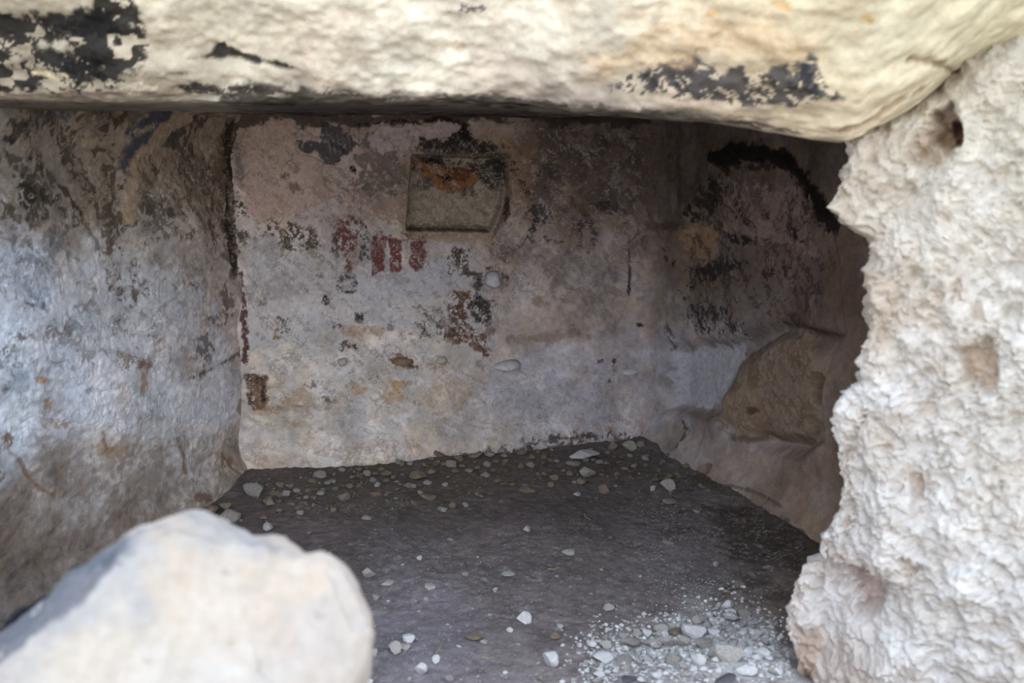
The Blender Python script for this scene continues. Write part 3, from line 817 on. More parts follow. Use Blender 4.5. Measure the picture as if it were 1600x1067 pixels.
c.paint([(1420, 90), (1470, 100), (1500, 120)], (120, 96, 76), 0.7, 4, 14, 4, w=8, relief=-0.012)
T = np.broadcast_to(tpar[:, None], P.shape[:2])
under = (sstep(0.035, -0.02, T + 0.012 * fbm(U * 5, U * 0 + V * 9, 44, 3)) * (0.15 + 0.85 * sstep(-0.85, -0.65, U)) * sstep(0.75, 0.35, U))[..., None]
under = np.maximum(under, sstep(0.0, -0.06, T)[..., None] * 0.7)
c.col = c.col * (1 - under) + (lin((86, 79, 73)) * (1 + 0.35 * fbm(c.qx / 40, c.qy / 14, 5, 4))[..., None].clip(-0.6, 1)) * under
n = np.zeros_like(P)
n[..., 1] = -1
n[..., 2] = -0.35
P = P + n * (c.h * sstep(-0.2, 0.0, T))[..., None]
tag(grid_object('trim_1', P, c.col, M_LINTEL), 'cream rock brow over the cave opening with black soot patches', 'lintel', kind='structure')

# ================================================================== JAMB (rough white rock right of the opening)
EDGE = [(0, 1330), (150, 1318), (217, 1312), (254, 1311), (300, 1303), (325, 1302), (345, 1325), (357, 1342), (376, 1366), (400, 1376), (428, 1371), (460, 1362), (488, 1352),
        (515, 1353), (535, 1357), (570, 1363), (592, 1362), (608, 1338), (622, 1322), (655, 1304), (688, 1300), (726, 1293), (750, 1300), (793, 1297), (815, 1284), (840, 1271),
        (873, 1269), (879, 1246), (915, 1233), (954, 1224), (985, 1230), (1011, 1236), (1067, 1240), (1200, 1225)]
f_dir = np.array([math.cos(math.radians(-33)), math.sin(math.radians(-33))])
g_dir = np.array([0.62, 0.78])
J0 = np.array([0.80, 2.44])
JN = np.array([f_dir[1], -f_dir[0], 0])
zs = np.concatenate([seg(-0.08, 1.85, 0.0036)[:-1], seg(1.85, 3.2, 0.05)])
tpar = np.concatenate([-seg(0.03, 1.0, 0.02)[::-1][:-1], seg(-0.03, 0.80, 0.0036)[:-1], seg(0.80, 3.0, 0.06)])
k = 0.035
sp = (tpar + np.sqrt(tpar ** 2 + k * k)) / 2
sm = (-tpar + np.sqrt(tpar ** 2 + k * k)) / 2
e_h = np.zeros(len(zs))
for i, z in enumerate(zs):
    # the edge in the jamb's own plane at this height
    best = 0.0
    for _ in range(12):
        p = np.array([*(J0 + f_dir * best), z])
        pxx, pyy = project(p)
        want = np.interp(pyy, [a for a, b in EDGE], [b for a, b in EDGE])
        best += (want - pxx) / FPX * p[1] * 0.9
    e_h[i] = best + 0.009 * sstep(0.25, 0.6, z)
P = np.zeros((len(zs), len(tpar), 3))
fade = sstep(0.9, 0.25, np.abs(tpar))
h0 = e_h.mean()
eh = h0 + (e_h[:, None] - h0) * fade[None]
xy = J0 + f_dir * eh[..., None] + (f_dir * (sp - k / 2)[:, None] + g_dir * (sm - k / 2)[:, None])[None]
P[..., :2] = xy
P[..., 2] = zs[:, None]
back = sstep(1.38, 2.2, zs) * 0.5
P[..., 1] += back[:, None]
P[..., 0] += 0.04 * sstep(1.38, 2.2, zs)[:, None]
U = np.broadcast_to(tpar, P.shape[:2])
V = np.broadcast_to(zs[:, None], P.shape[:2])
c = Canvas(P, U, V, scale=640, seed=200)
c.base([(1350, 240, (206, 192, 172)), (1450, 150, (204, 190, 166)), (1560, 200, (220, 212, 194)), (1400, 330, (224, 214, 200)), (1520, 350, (226, 219, 206)), (1400, 480, (214, 200, 184)),
        (1500, 480, (226, 218, 206)), (1580, 480, (228, 222, 212)), (1400, 600, (230, 226, 222)), (1500, 640, (230, 225, 218)), (1350, 750, (228, 220, 212)), (1450, 780, (228, 222, 216)),
        (1570, 760, (224, 217, 206)), (1300, 920, (230, 224, 220)), (1420, 950, (230, 226, 222)), (1560, 950, (226, 222, 218)), (1280, 1040, (214, 196, 184))], blend=50)
W3 = P.copy()
bil = np.abs(fbm3(W3, 0.050, 3, 2)) - 0.6
bil2 = np.abs(fbm3(W3, 0.022, 9, 2)) - 0.6
rid = fbm3(W3 * np.array([1, 1, 0.55]), 0.16, 21, 3)
sk = W3.copy()
sk[..., 2] = sk[..., 2] * 0.62 + 0.25 * sk[..., 0]
sk = sk + 0.006 * np.stack([vnoise3(W3, 0.03, s_) for s_ in (61, 62, 63)], -1)
c.h = 0.020 * rid + 0.006 * fbm3(W3 * np.array([1, 1, 0.7]), 0.07, 41, 2) + 0.004 * -bil + 0.003 * -bil2 + 0.0016 * fbm3(W3, 0.018, 31, 3) + 0.004 * facets(sk, 0.046, 1) + 0.0065 * facets(sk, 0.022, 2) + 0.0036 * facets(sk, 0.0115, 4)
c.col = c.col * 0.74 * np.array([0.985, 1.0, 1.03])
cav = np.clip(-(0.5 * -bil2 + 0.6 * -bil), 0, 1.5)
c.col = c.col * (1 - 0.10 * cav[..., None] * np.array([0.6, 0.8, 1.0]) * 0.7)
c.mottle(0.05, 60, 4, (0.7, 0.9, 1.1))
c.mottle(0.05, 14, 3)
c.paint([(1462, 180), (1485, 160), (1500, 190), (1502, 225), (1480, 240), (1458, 222)], (92, 62, 44), 0.8, 5, 18, 9, relief=-0.06)
c.paint([(1425, 215), (1460, 185), (1490, 235), (1480, 262), (1430, 255)], (150, 122, 92), 0.55, 8, 22, 14, relief=-0.045)
c.paint([(1484, 190), (1502, 196), (1500, 228), (1484, 230)], (58, 34, 24), 0.8, 4, 14, 5, relief=-0.04)
c.paint([(1500, 545), (1540, 530), (1562, 560), (1552, 610), (1528, 605), (1505, 575)], (168, 140, 112), 0.55, 8, 22, 12, relief=-0.06)
c.paint([(1310, 880), (1350, 900), (1372, 915), (1366, 960), (1340, 965), (1330, 920)], (158, 122, 104), 0.5, 8, 22, 12, relief=-0.06)
c.paint([(1420, 750), (1436, 745), (1436, 785), (1422, 780)], (168, 146, 128), 0.5, 5, 18, 6, relief=-0.018)
c.paint([(1410, 870), (1432, 890), (1420, 905)], (164, 142, 124), 0.5, 5, 18, 6, relief=-0.018)
c.paint([(1350, 400), (1400, 440), (1420, 510), (1380, 540), (1360, 500)], (172, 150, 126), 0.4, 10, 30, 9, cover=0.7, cs=26)
for x, y in ((1500, 450), (1530, 485), (1330, 200), (1560, 390), (1470, 460), (1380, 200), (1300, 780), (1390, 700)):
    c.paint(('e', x, y, 9, 11), (160, 134, 110), 0.45, 5, 14, 5, relief=-0.008)
c.paint([(1312, 880), (1328, 800), (1320, 720), (1350, 650)], (172, 152, 136), 0.5, 8, 24, 6, w=10, cover=0.7, relief=-0.012)
c.paint([(1240, 990), (1280, 1000), (1270, 1080), (1240, 1080)], (160, 134, 118), 0.6, 8, 20, 8)  # pinkish flank at the foot, its shade put into the colour
n = np.zeros_like(P)
nn = (np.clip(sp / (sp + sm + 1e-6), 0, 1)[:, None] * np.array([f_dir[1], -f_dir[0]]) + np.clip(sm / (sp + sm + 1e-6), 0, 1)[:, None] * np.array([-g_dir[1], g_dir[0]]))
nn /= np.linalg.norm(nn, axis=1)[:, None]
n[..., :2] = nn[None]
P = P + n * c.h[..., None]
tag(grid_object('wall_front', P, c.col, M_JAMB), 'rough crumbly white rock face right of the cave opening', 'wall', kind='structure')

# ================================================================== FLOOR
xs = np.concatenate([seg(-6, -1.9, 0.1)[:-1], seg(-1.9, 1.45, 0.0066), seg(1.45, 6, 0.1)[1:]])
ys = np.concatenate([seg(-6, 2.2, 0.1)[:-1], seg(2.2, 5.15, 0.0066)])
X, Y = np.meshgrid(xs, ys)


def wall_dist(x, y):
    """distance in front of the back wall and the right wall"""
    q = np.stack([x, y], -1)
    nb = np.array([d_back[1], -d_back[0]])
    nr = np.array([d_right[1], -d_right[0]])
    return (q - BK) @ nb, (q - BK) @ nr


HEAP = on_floor(1130, 1050)[:2]


def floor_z(x, y):
    db, dr = wall_dist(x, y)
    z = 0.025 * sstep(0.34, 0.02, db + 0.05 * vnoise2(x * 7, y * 7, 3))
    z = z + 0.03 * sstep(0.25, 0.0, dr)
    r = np.sqrt(((x - HEAP[0]) / 0.42) ** 2 + ((y - HEAP[1] + 0.15) / 0.42) ** 2)
    z = z + 0.075 * sstep(1.1, 0.1, r)
    z = z + 0.004 * fbm(x * 3, y * 3, 12, 2) + 0.0011 * fbm(x * 28, y * 28, 14, 3)
    return z


Z = floor_z(X, Y)
P = np.stack([X, Y, Z], -1)
c = Canvas(np.stack([X, Y, Z * 0], -1), X, Y, seed=260)
c.base([(500, 800, (78, 72, 71)), (800, 820, (80, 74, 73)), (700, 720, (76, 70, 62)), (900, 950, (86, 80, 80)), (1000, 750, (78, 74, 73)), (1200, 850, (44, 38, 32)), (1180, 890, (48, 42, 38)), (1270, 860, (44, 38, 32)), (80, 900, (40, 35, 32)), (250, 830, (58, 52, 48)), (1110, 790, (62, 56, 50)), (600, 760, (74, 69, 66)), (650, 1000, (100, 97, 102)),  # darkest tones: shade by the jamb and behind the boulder, painted into the earth
        (1100, 860, (92, 88, 90)), (1130, 1040, (150, 147, 148)), (1200, 950, (96, 84, 74)), (850, 1050, (104, 98, 98))])  # paler near floor: dust, plus daylight put into the colour
c.col *= np.array([1.92, 1.85, 1.88])
c.mottle(0.06, 60, 3)
c.mottle(0.08, 9, 4)
c.h += 0.0007 * fbm(X * 90, Y * 90, 33, 2)
c.paint([(990, 1000), (1080, 975), (1150, 940), (1200, 980), (1240, 1090), (940, 1090), (935, 1020)], (172, 170, 171), 0.9, 26, 30, 22)
c.paint([(1150, 1000), (1200, 985), (1240, 1090), (1120, 1090)], (205, 203, 204), 0.9, 14, 30, 14)
c.paint([(1000, 720), (1120, 760), (1150, 900), (1080, 940), (960, 860)], (130, 128, 130), 0.4, 20, 30, 20, cover=0.3, cs=4)
c.paint([(560, 700), (1000, 690), (1000, 760), (480, 800), (420, 770)], (98, 90, 76), 0.55, 14, 24, 14, cover=0.35, cs=9)
c.paint([(570, 840), (1250, 800), (1250, 1090), (570, 1090)], (150, 147, 150), 0.7, 10, 24, 20, cover=0.05, cs=3.5)
c.paint([(400, 760), (1250, 700), (1250, 900), (500, 900)], (140, 134, 130), 0.6, 10, 24, 20, cover=0.03, cs=3.5)
out = sstep(2.35, 1.4, Y)[..., None]
c.col = c.col * (1 - out) + lin((190, 176, 156)) * out
P[..., 2] += c.h
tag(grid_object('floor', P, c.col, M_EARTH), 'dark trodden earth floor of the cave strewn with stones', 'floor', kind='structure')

# ================================================================== BOULDER in the entrance
BO = CAM + ray(300, 960) * 1.42
BW = np.array([0.10, -0.86, 0.50])
BW /= np.linalg.norm(BW)
BA = np.cross(np.array([0, 0, 1.0]), BW)
BA = -BA if BA[0] < 0 else BA
BA /= np.linalg.norm(BA)
BB = np.cross(BW, BA)
BB = -BB if BB[2] < 0 else BB
OUT = [(-520, 1120), (-300, 1060), (-120, 985), (0, 925), (60, 890), (130, 855), (200, 836), (245, 826), (270, 809), (300, 801), (330, 806), (365, 821), (395, 836), (440, 839), (462, 851),
       (476, 866), (500, 863), (530, 881), (560, 911), (575, 941), (582, 980), (579, 1010), (575, 1050), (569, 1075)]
ab = []
for x, y in OUT:
    q = on_plane(x, y, BO, BW) - BO
    ab.append((q @ BA, q @ BB))
a1, b1 = ab[-1]
a0, b0 = ab[0]
ab += [(a1 - 0.03, b1 - 0.2), (a1 - 0.10, b1 - 0.45), (a1 - 0.2, b1 - 0.75), (a0 + 0.2, b1 - 0.75), (a0 - 0.02, b1 - 0.45), (a0 - 0.08, b0 - 0.15)]
ab = np.array(ab)
cen = np.array([-0.16, -0.22])
th = np.linspace(-math.pi, math.pi, 421)[:-1]
ang = np.arctan2(ab[:, 1] - cen[1], ab[:, 0] - cen[0])
rad = np.hypot(ab[:, 0] - cen[0], ab[:, 1] - cen[1])
o_ = np.argsort(ang)
ang, rad = ang[o_], rad[o_]
R = np.interp(th, np.concatenate([ang - 2 * math.pi, ang, ang + 2 * math.pi]), np.concatenate([rad, rad, rad]))
psi = np.concatenate([seg(0.02, 1.2, 0.012)[:-1], seg(1.2, 1.75, 0.010)[:-1], seg(1.75, math.pi - 0.02, 0.05)])
rr = np.sin(psi) ** 0.8
wv = np.where(psi < math.pi / 2, 0.11 * np.abs(np.cos(psi)) ** 0.75, -0.62 * np.abs(np.cos(psi)) ** 0.8)
a_ = cen[0] + rr[:, None] * R[None] * np.cos(th)[None]
b_ = cen[1] + rr[:, None] * R[None] * np.sin(th)[None]
w_ = np.broadcast_to(wv[:, None], a_.shape).copy()
w_ = np.where(w_ < 0, w_ * (1 + 1.1 * sstep(-0.2, -0.7, a_)), w_)     # unseen left end stretched far back to shade the low left wall


def ridge(p, q, slope, back=True):
    """a facet falling away beyond the line through two points of the face"""
    global w_
    P1 = on_plane(*p, BO, BW) - BO
    P2 = on_plane(*q, BO, BW) - BO
    d = np.array([P2 @ BA - P1 @ BA, P2 @ BB - P1 @ BB])
    d /= np.linalg.norm(d)
    nrm = np.array([-d[1], d[0]])
    dist = (a_ - P1 @ BA) * nrm[0] + (b_ - P1 @ BB) * nrm[1]
    dist = dist + 0.006 * fbm(a_ * 9, b_ * 9, 71, 3)
    w_ = w_ - slope * np.maximum(dist, 0) * sstep(1.9, 1.4, psi)[:, None]


ridge((10, 1045), (235, 850), 2.4)
ridge((225, 838), (480, 872), 1.1)
ridge((470, 860), (590, 985), 0.5)
P = BO + a_[..., None] * BA + b_[..., None] * BB + w_[..., None] * BW
dirs = P - (BO + cen[0] * BA + cen[1] * BB - 0.1 * BW)
dirs /= np.linalg.norm(dirs, axis=-1)[..., None]
hh = 0.005 * fbm3(P, 0.16, 3, 3) + 0.0028 * facets(P, 0.11, 3) + 0.0012 * fbm3(P, 0.03, 8, 3)
c = Canvas(P, a_, b_, scale=1000, seed=300)
c.base([(300, 950, (232, 216, 198)), (450, 900, (230, 212, 192)), (150, 1030, (230, 216, 200)), (350, 830, (206, 200, 196)), (520, 920, (226, 216, 210)), (540, 1040, (224, 216, 210)), (400, 1050, (230, 218, 208)),
        (60, 960, (190, 190, 192)), (150, 880, (200, 198, 198))], blend=40)
c.col *= 0.575
c.mottle(0.035, 140, 4, (0.5, 1, 1.4))
c.mottle(0.025, 30, 4)
c.paint([(-60, 960), (60, 895), (200, 840), (250, 832), (220, 850), (190, 880), (140, 930), (60, 990), (0, 1030), (-60, 1060)], (84, 87, 97), 0.85, 8, 40, 6, cover=0.95, cs=40)  # shade of the upper left facet painted as a blue-grey strip
c.paint([(20, 960), (90, 915), (150, 880), (180, 862), (178, 890), (120, 910), (60, 950), (20, 985)], (84, 88, 98), 0.75, 10, 30, 6, cover=0.55, cs=26)
c.paint([(172, 868), (180, 868), (176, 890), (160, 898)], (72, 74, 82), 0.8, 4, 16, 4)
c.paint([(268, 812), (300, 803), (365, 822), (430, 845), (460, 870), (400, 862), (330, 830)], (150, 148, 152), 0.6, 8, 30, 6, cover=0.6, cs=24, csy=0.4)
c.paint([(370, 850), (440, 852), (440, 860), (375, 858)], (130, 130, 136), 0.6, 5, 20, 4, cover=0.6, cs=14, csy=0.3)
for x, y, r in ((255, 845, 6), (350, 900, 4), (420, 985, 5), (500, 960, 4), (360, 1005, 5), (232, 1038, 5), (305, 960, 4)):
    c.paint(('e', x, y, r, r * 0.7), (140, 132, 124), 0.6, 4, 12, 3)
P = P + dirs * hh[..., None]
P[..., 2] = np.maximum(P[..., 2], 0.004)
idx = np.arange(P.shape[0] * P.shape[1]).reshape(P.shape[:2])
nx = np.roll(idx, -1, 1)
F = np.stack([idx[:-1], nx[:-1], nx[1:], idx[1:]], -1).reshape(-1, 4)
me = np_mesh('boulder', P.reshape(-1, 3), F, c.col.reshape(-1, 3))
bm = bmesh.new()
bm.from_mesh(me)
bmesh.ops.holes_fill(bm, edges=[e_ for e_ in bm.edges if e_.is_boundary], sides=0)
bmesh.ops.recalc_face_normals(bm, faces=bm.faces)
bm.to_mesh(me)
bm.free()
me.materials.append(M_LINTEL)
boulder = bpy.data.objects.new('boulder', me)
coll.objects.link(boulder)
tag(boulder, 'large rounded cream boulder standing in the cave entrance, its upper left edge in grey shade', 'boulder')

# ================================================================== STONES
STONE_M = {'w': rock_material('white_stone', 0.1, 8, 0.3, 10, col=((186, 185, 187), (212, 211, 213))),
           'p': rock_material('pale_stone', 0.12, 8, 0.3, 10, col=((148, 144, 140), (176, 172, 168))),
           'g': rock_material('grey_stone', 0.12, 8, 0.3, 10, col=((122, 117, 113), (154, 149, 145))),
           'b': rock_material('brown_stone', 0.14, 8, 0.3, 10, col=((104, 93, 80), (140, 128, 112))),
           'r': rock_material('reddish_stone', 0.14, 8, 0.3, 10, col=((118, 104, 96), (150, 136, 127))),
           'd': rock_material('dark_stone', 0.14, 8, 0.3, 10, col=((78, 76, 80), (104, 102, 106)))}


def rock_verts(seed, sub):
    bm = bmesh.new()
    bmesh.ops.create_icosphere(bm, subdivisions=sub, radius=1.0)
    rg = np.random.default_rng(seed)
    V = np.array([v.co[:] for v in bm.verts])
    F = np.array([[v.index for v in f.verts] for f in bm.faces])
    bm.free()
    for _ in range(9):
        n = rg.normal(size=3)
        n /= np.linalg.norm(n)
        d = rg.uniform(0.32, 0.75)
        over = np.maximum(V @ n - d, 0)
        V = V - over[:, None] * n
    V = V * (1 + 0.05 * rg.normal(size=(len(V), 1)))
    lo, hi = V.min(0), V.max(0)
    return (V - (lo + hi) / 2) / (hi - lo), F


PROTO = {}
for key in STONE_M:
    for j in range(6):
        Vv, Ff = rock_verts(100 + j * 7 + ord(key), 2)
        m_ = np_mesh('stone', Vv, Ff, smooth=False)
        m_.materials.append(STONE_M[key])
        PROTO[key, j] = m_
        Vv, Ff = rock_verts(500 + j * 7 + ord(key), 1)
        m_ = np_mesh('pebble', Vv, Ff, smooth=False)
        m_.materials.append(STONE_M[key])
        PROTO[key, j + 6] = m_


def floor_at(x, y):
    p = on_floor(x, y)
    for _ in range(6):
        p = on_floor(x, y, float(floor_z(np.array(p[0]), np.array(p[1]))))
    return p


SPOTS = []


def stone(x, y, w, h, key, label, name='stone', group=None, proto=None, rot=None, cat='stone'):
    if y > 940 and x > 915:
        key = {'r': 'g', 'g': 'p'}.get(key, key)
    if y < 800 and name == 'stone':
        key = {'w': 'p', 'p': 'g', 'g': 'b'}.get(key, key) if not 890 < x < 1060 else {'w': 'p'}.get(key, key)
    p = floor_at(x, y + h * 0.30)
    depth = np.linalg.norm(p - CAM)
    mpp = depth / FPX
    alpha = math.atan2(CAM[2] - p[2], p[1])
    W = w * mpp
    D = W * random.uniform(0.7, 0.95) if w < 34 else W * 0.6
    H = max(0.32 * min(W, D), (h * mpp - 0.8 * D * math.sin(alpha)) / math.cos(alpha))
    H = min(H, 0.9 * W) * 1.12
    j = random.randrange(6) if proto is None else proto
    if w < 11:
        j += 6
    o = bpy.data.objects.new(name, PROTO[key, j])
    o.scale = (W, D, H)
    o.rotation_euler = (random.uniform(-0.12, 0.12), random.uniform(-0.12, 0.12), random.uniform(-0.5, 0.5) if rot is None else rot)
    o.location = (p[0], p[1], p[2] + H * 0.36)
    SPOTS.append((p[0], p[1], 0.5 * W + 0.004))
    coll.objects.link(o)
    tag(o, label, cat, group)
    return o


NAMED = [
    # along the foot of the back wall, from the left corner
    (396, 764, 38, 21, 'p', 'pale rough stone lying in the left back corner of the floor'),
    (327, 796, 26, 18, 'g', 'grey rounded stone peeking over the boulder top, against the left wall'),
    (360, 805, 32, 22, 'g', 'flat grey stone just behind the top of the boulder'),
    (352, 790, 18, 12, 'b', 'small brown stone wedged between two grey stones behind the boulder'),
    (420, 783, 24, 17, 'r', 'reddish stone just right of the pale corner stone'),
    (433, 771, 19, 14, 'g', 'grey pyramid shaped stone behind the reddish corner stone'),
    (447, 771, 13, 11, 'p', 'small pale stone touching the grey pyramid shaped one'),
    (437, 757, 13, 10, 'g', 'small grey stone against the wall foot by the left back corner'),
    (452, 758, 14, 8, 'g', 'thin grey stone lying right of the small one in the left corner'),
    (499, 741, 20, 14, 'p', 'pale blocky stone at the wall foot, right of the left corner'),
    (489, 751, 16, 8, 'b', 'flat brown stone in front of the pale blocky wall foot stone'),
    (419, 824, 15, 17, 'p', 'pale upright stone alone on dark earth right of the boulder crest'),
    (537, 776, 19, 17, 'r', 'reddish brown stone alone in front of the left wall foot rubble'),
    (573, 739, 13, 10, 'p', 'small pale stone in the rubble below the ochre wall stain'),
    (589, 757, 9, 10, 'w', 'small white stone in the rubble below the ochre wall stain'),
    (604, 739, 19, 11, 'g', 'grey long stone in the left rubble at the wall foot'),
    (586, 771, 18, 9, 'b', 'flat brown stone half sunk before the left rubble'),
    (573, 808, 17, 9, 'g', 'flat grey stone on bare earth, upper left of the open floor'),
    (653, 743, 27, 18, 'b', 'largest brown stone of the rubble along the back wall'),
    (674, 737, 16, 12, 'r', 'reddish stone leaning on the largest brown stone'),
    (668, 753, 15, 9, 'p', 'pale flat stone in front of the largest brown stone'),
    (695, 757, 10, 9, 'w', 'small whitish stone right of the pale flat rubble stone'),
    (686, 709, 17, 12, 'g', 'grey stone tight against the wall foot left of centre'),
    (673, 708, 13, 11, 'b', 'brown stone tight against the wall foot, left neighbour of a grey one'),
    (705, 724, 18, 13, 'p', 'pale egg shaped stone in the rubble left of centre'),
    (716, 716, 14, 10, 'g', 'grey stone behind the pale egg shaped one'),
    (743, 710, 24, 11, 'r', 'long reddish stone at the wall foot below the pale ledge'),
    (764, 709, 19, 12, 'p', 'pale tan block at the wall foot, right of the long reddish stone'),
    (815, 707, 17, 12, 'b', 'dark brown stone at the wall foot near the middle'),
    (829, 725, 15, 11, 'p', 'pale wedge shaped stone on the floor near the middle of the back wall'),
    (814, 728, 10, 10, 'b', 'small brown stone left of the pale wedge shaped one'),
    (865, 746, 15, 10, 'g', 'grey rounded stone alone left of the long pale slab'),
    (824, 765, 31, 14, 'b', 'flat pointed brown stone alone on the middle of the floor'),
    (669, 776, 26, 10, 'b', 'flat dark brown stone low in the earth left of the middle'),
    (691, 794, 18, 10, 'p', 'pale flat stone, first of three in a row on the open floor'),
    (707, 790, 13, 14, 'g', 'grey upright stone, middle one of three in a row'),
    (727, 789, 11, 10, 'p', 'small pale stone, right one of three in a row'),
    (748, 772, 13, 10, 'g', 'small grey stone alone above the row of three'),
    (896, 722, 26, 11, 'g', 'grey flake under the near edge of the long pale slab'),
    (918, 738, 26, 20, 'p', 'rough pale lump just in front of the long pale slab'),
    (909, 753, 16, 12, 'r', 'pinkish stone in front of the rough pale lump'),
    (944, 764, 19, 17, 'r', 'brownish round stone right of the pinkish one, with a brown smear'),
    (901, 771, 13, 6, 'p', 'thin pale chip below the pinkish stone'),
    (957, 697, 16, 19, 'r', 'upright reddish stone at the right back corner'),
    (983, 697, 21, 18, 'p', 'pale round stone at the right back corner'),
    (1001, 694, 13, 11, 'g', 'small grey stone rightmost in the right back corner'),
    (1043, 758, 22, 20, 'p', 'pale square stone on the floor below the white recess plaster'),
    (1046, 782, 23, 11, 'g', 'grey oval stone in front of the pale square stone'),
    (1077, 788, 17, 9, 'g', 'grey flat stone right of the grey oval stone'),
    (1026, 749, 15, 9, 'b', 'brown stone behind the pale square stone'),
    (1020, 763, 9, 9, 'p', 'small pale stone left of the pale square stone'),
    (1098, 759, 15, 12, 'b', 'dark stone near the foot of the right wall'),
    (1072, 728, 13, 10, 'b', 'dark stone against the foot of the right wall by the corner'),
    (1044, 846, 19, 9, 'g', 'flat grey stone in the whitish gritty patch of the right floor'),
    (823, 826, 12, 11, 'p', 'small pale cube shaped stone alone in mid floor'),
    (704, 843, 11, 8, 'g', 'small grey stone alone left of the cube shaped one'),
    (655, 871, 9, 12, 'w', 'small white upright stone right of the boulder shoulder'),
    (887, 862, 22, 8, 'p', 'pale elongated chip lying in mid floor'),
    # near floor
    (577, 896, 21, 18, 'p', 'pale rounded stone right beside the boulder edge'),
    (586, 931, 16, 12, 'g', 'grey stone below the pale rounded one beside the boulder'),
    (605, 911, 20, 6, 'p', 'thin pale splinter right of the stones beside the boulder'),
    (672, 917, 18, 5, 'p', 'thin pale splinter on the floor, second from the boulder'),
    (647, 937, 14, 10, 'g', 'dull grey stone half sunk right of the boulder'),
    (794, 896, 21, 9, 'p', 'pale bar shaped stone in the near floor'),
    (774, 922, 9, 11, 'w', 'small white pebble below the pale bar shaped stone'),
    (819, 965, 23, 21, 'w', 'white lumpy stone in the middle of the near floor'),
    (796, 984, 11, 11, 'w', 'small white stone left of the white lumpy one'),
    (867, 994, 15, 13, 'b', 'tan stone half sunk right of the white lumpy one'),
    (875, 978, 11, 9, 'p', 'small pale stone above the tan half sunk one'),
    (860, 1031, 29, 28, 'w', 'largest round white stone near the bottom of the floor'),
    (639, 997, 19, 16, 'w', 'white stone, upper one of a cluster by the boulder'),
    (617, 1013, 21, 22, 'p', 'pale lump, lowest of a cluster by the boulder'),
    (632, 1009, 18, 12, 'p', 'pale flat stone between the two of the cluster by the boulder'),
    (584, 1019, 12, 13, 'p', 'pale stone touching the boulder edge near the bottom'),
    (681, 1030, 15, 15, 'w', 'white stone at the end of a straw near the bottom'),
    (658, 1046, 19, 20, 'w', 'white pointed stone near the bottom left of the floor'),
    (700, 1058, 15, 11, 'g', 'grey stone at the bottom between white stones'),
    (740, 995, 25, 9, 'b', 'long tan chip in the near floor left of the white lumpy stone'),
    (757, 1002, 13, 7, 'p', 'small pale chip beside the long tan chip'),
    (845, 1060, 10, 15, 'g', 'grey upright stone at the bottom under the largest white one'),
    (951, 949, 17, 13, 'p', 'pale stone alone above the rubble heap'),
    (924, 929, 10, 9, 'g', 'small grey stone left above the pale lone stone'),
    (1119, 881, 10, 10, 'p', 'small pale stone in the dark right part of the floor'),
    (1068, 920, 10, 9, 'p', 'small pale stone above the rubble heap, in the gritty patch'),
    (1136, 944, 20, 16, 'w', 'white stone on top end of the rubble heap'),
    # the heap by the right rock
    (1109, 960, 11, 11, 'w', 'small white stone left below the white top stone of the heap'),
    (1144, 962, 24, 17, 'p', 'pale stone directly below the white top stone of the heap'),
    (1162, 956, 22, 14, 'r', 'greyish stone right of the white top stone of the heap'),
    (1084, 986, 36, 24, 'w', 'big white wedge in the upper middle of the heap'),
    (1056, 986, 22, 15, 'b', 'brown stone left of the big white wedge in the heap'),
    (1032, 981, 22, 15, 'g', 'grey stone at the upper left of the heap'),
    (1049, 976, 13, 9, 'p', 'pale slim stone between grey and brown stones of the heap'),
    (1115, 986, 18, 13, 'w', 'white stone right of the big white wedge in the heap'),
    (988, 1002, 30, 19, 'r', 'big dull grey stone at the left end of the heap'),
    (1020, 1004, 28, 15, 'p', 'long pale stone right of the dull grey one in the heap'),
    (1044, 1003, 18, 19, 'g', 'pale grey upright stone in the middle of the heap'),
    (1067, 1003, 22, 18, 'g', 'grey broad stone under the big white wedge'),
    (1101, 1005, 32, 14, 'r', 'long greyish stone across the middle of the heap'),
    (943, 1026, 29, 15, 'w', 'bright white slab at the lower left end of the heap'),
    (924, 1004, 18, 13, 'w', 'white stone at the far left of the heap'),
    (975, 1027, 26, 15, 'r', 'greyish slab right of the bright white slab'),
    (977, 1014, 12, 11, 'w', 'small white cube above the greyish slab'),
    (1051, 1029, 24, 20, 'r', 'greyish angular stone in the lower middle of the heap'),
    (1091, 1030, 24, 23, 'w', 'white angular stone right of the greyish angular one'),
    (1136, 1021, 46, 34, 'p', 'biggest pale block on the right side of the heap'),
    (1167, 1019, 22, 17, 'w', 'white stone right of the biggest pale block'),
    (1132, 1060, 38, 17, 'd', 'bluish dark flat stone at the bottom of the heap'),
    (983, 1060, 26, 13, 'd', 'dark slate coloured stone at the bottom left of the heap'),
    (1190, 1021, 26, 20, 'w', 'white stone nearest the right rock in the heap'),
    (1165, 1047, 34, 22, 'w', 'white block at the lower right of the heap'),
    (973, 993, 12, 11, 'p', 'small pale stone on the upper left rim of the heap'),
]
for i, (x, y, w, h, key, lab) in enumerate(NAMED):
    stone(x, y, w, h, key, lab)
slab = stone(914, 710, 50, 17, 'w', 'long pale bluish slab lying by the right part of the back wall', name='slab', proto=2, rot=0.32)
slab.rotation_euler[1] = -0.14

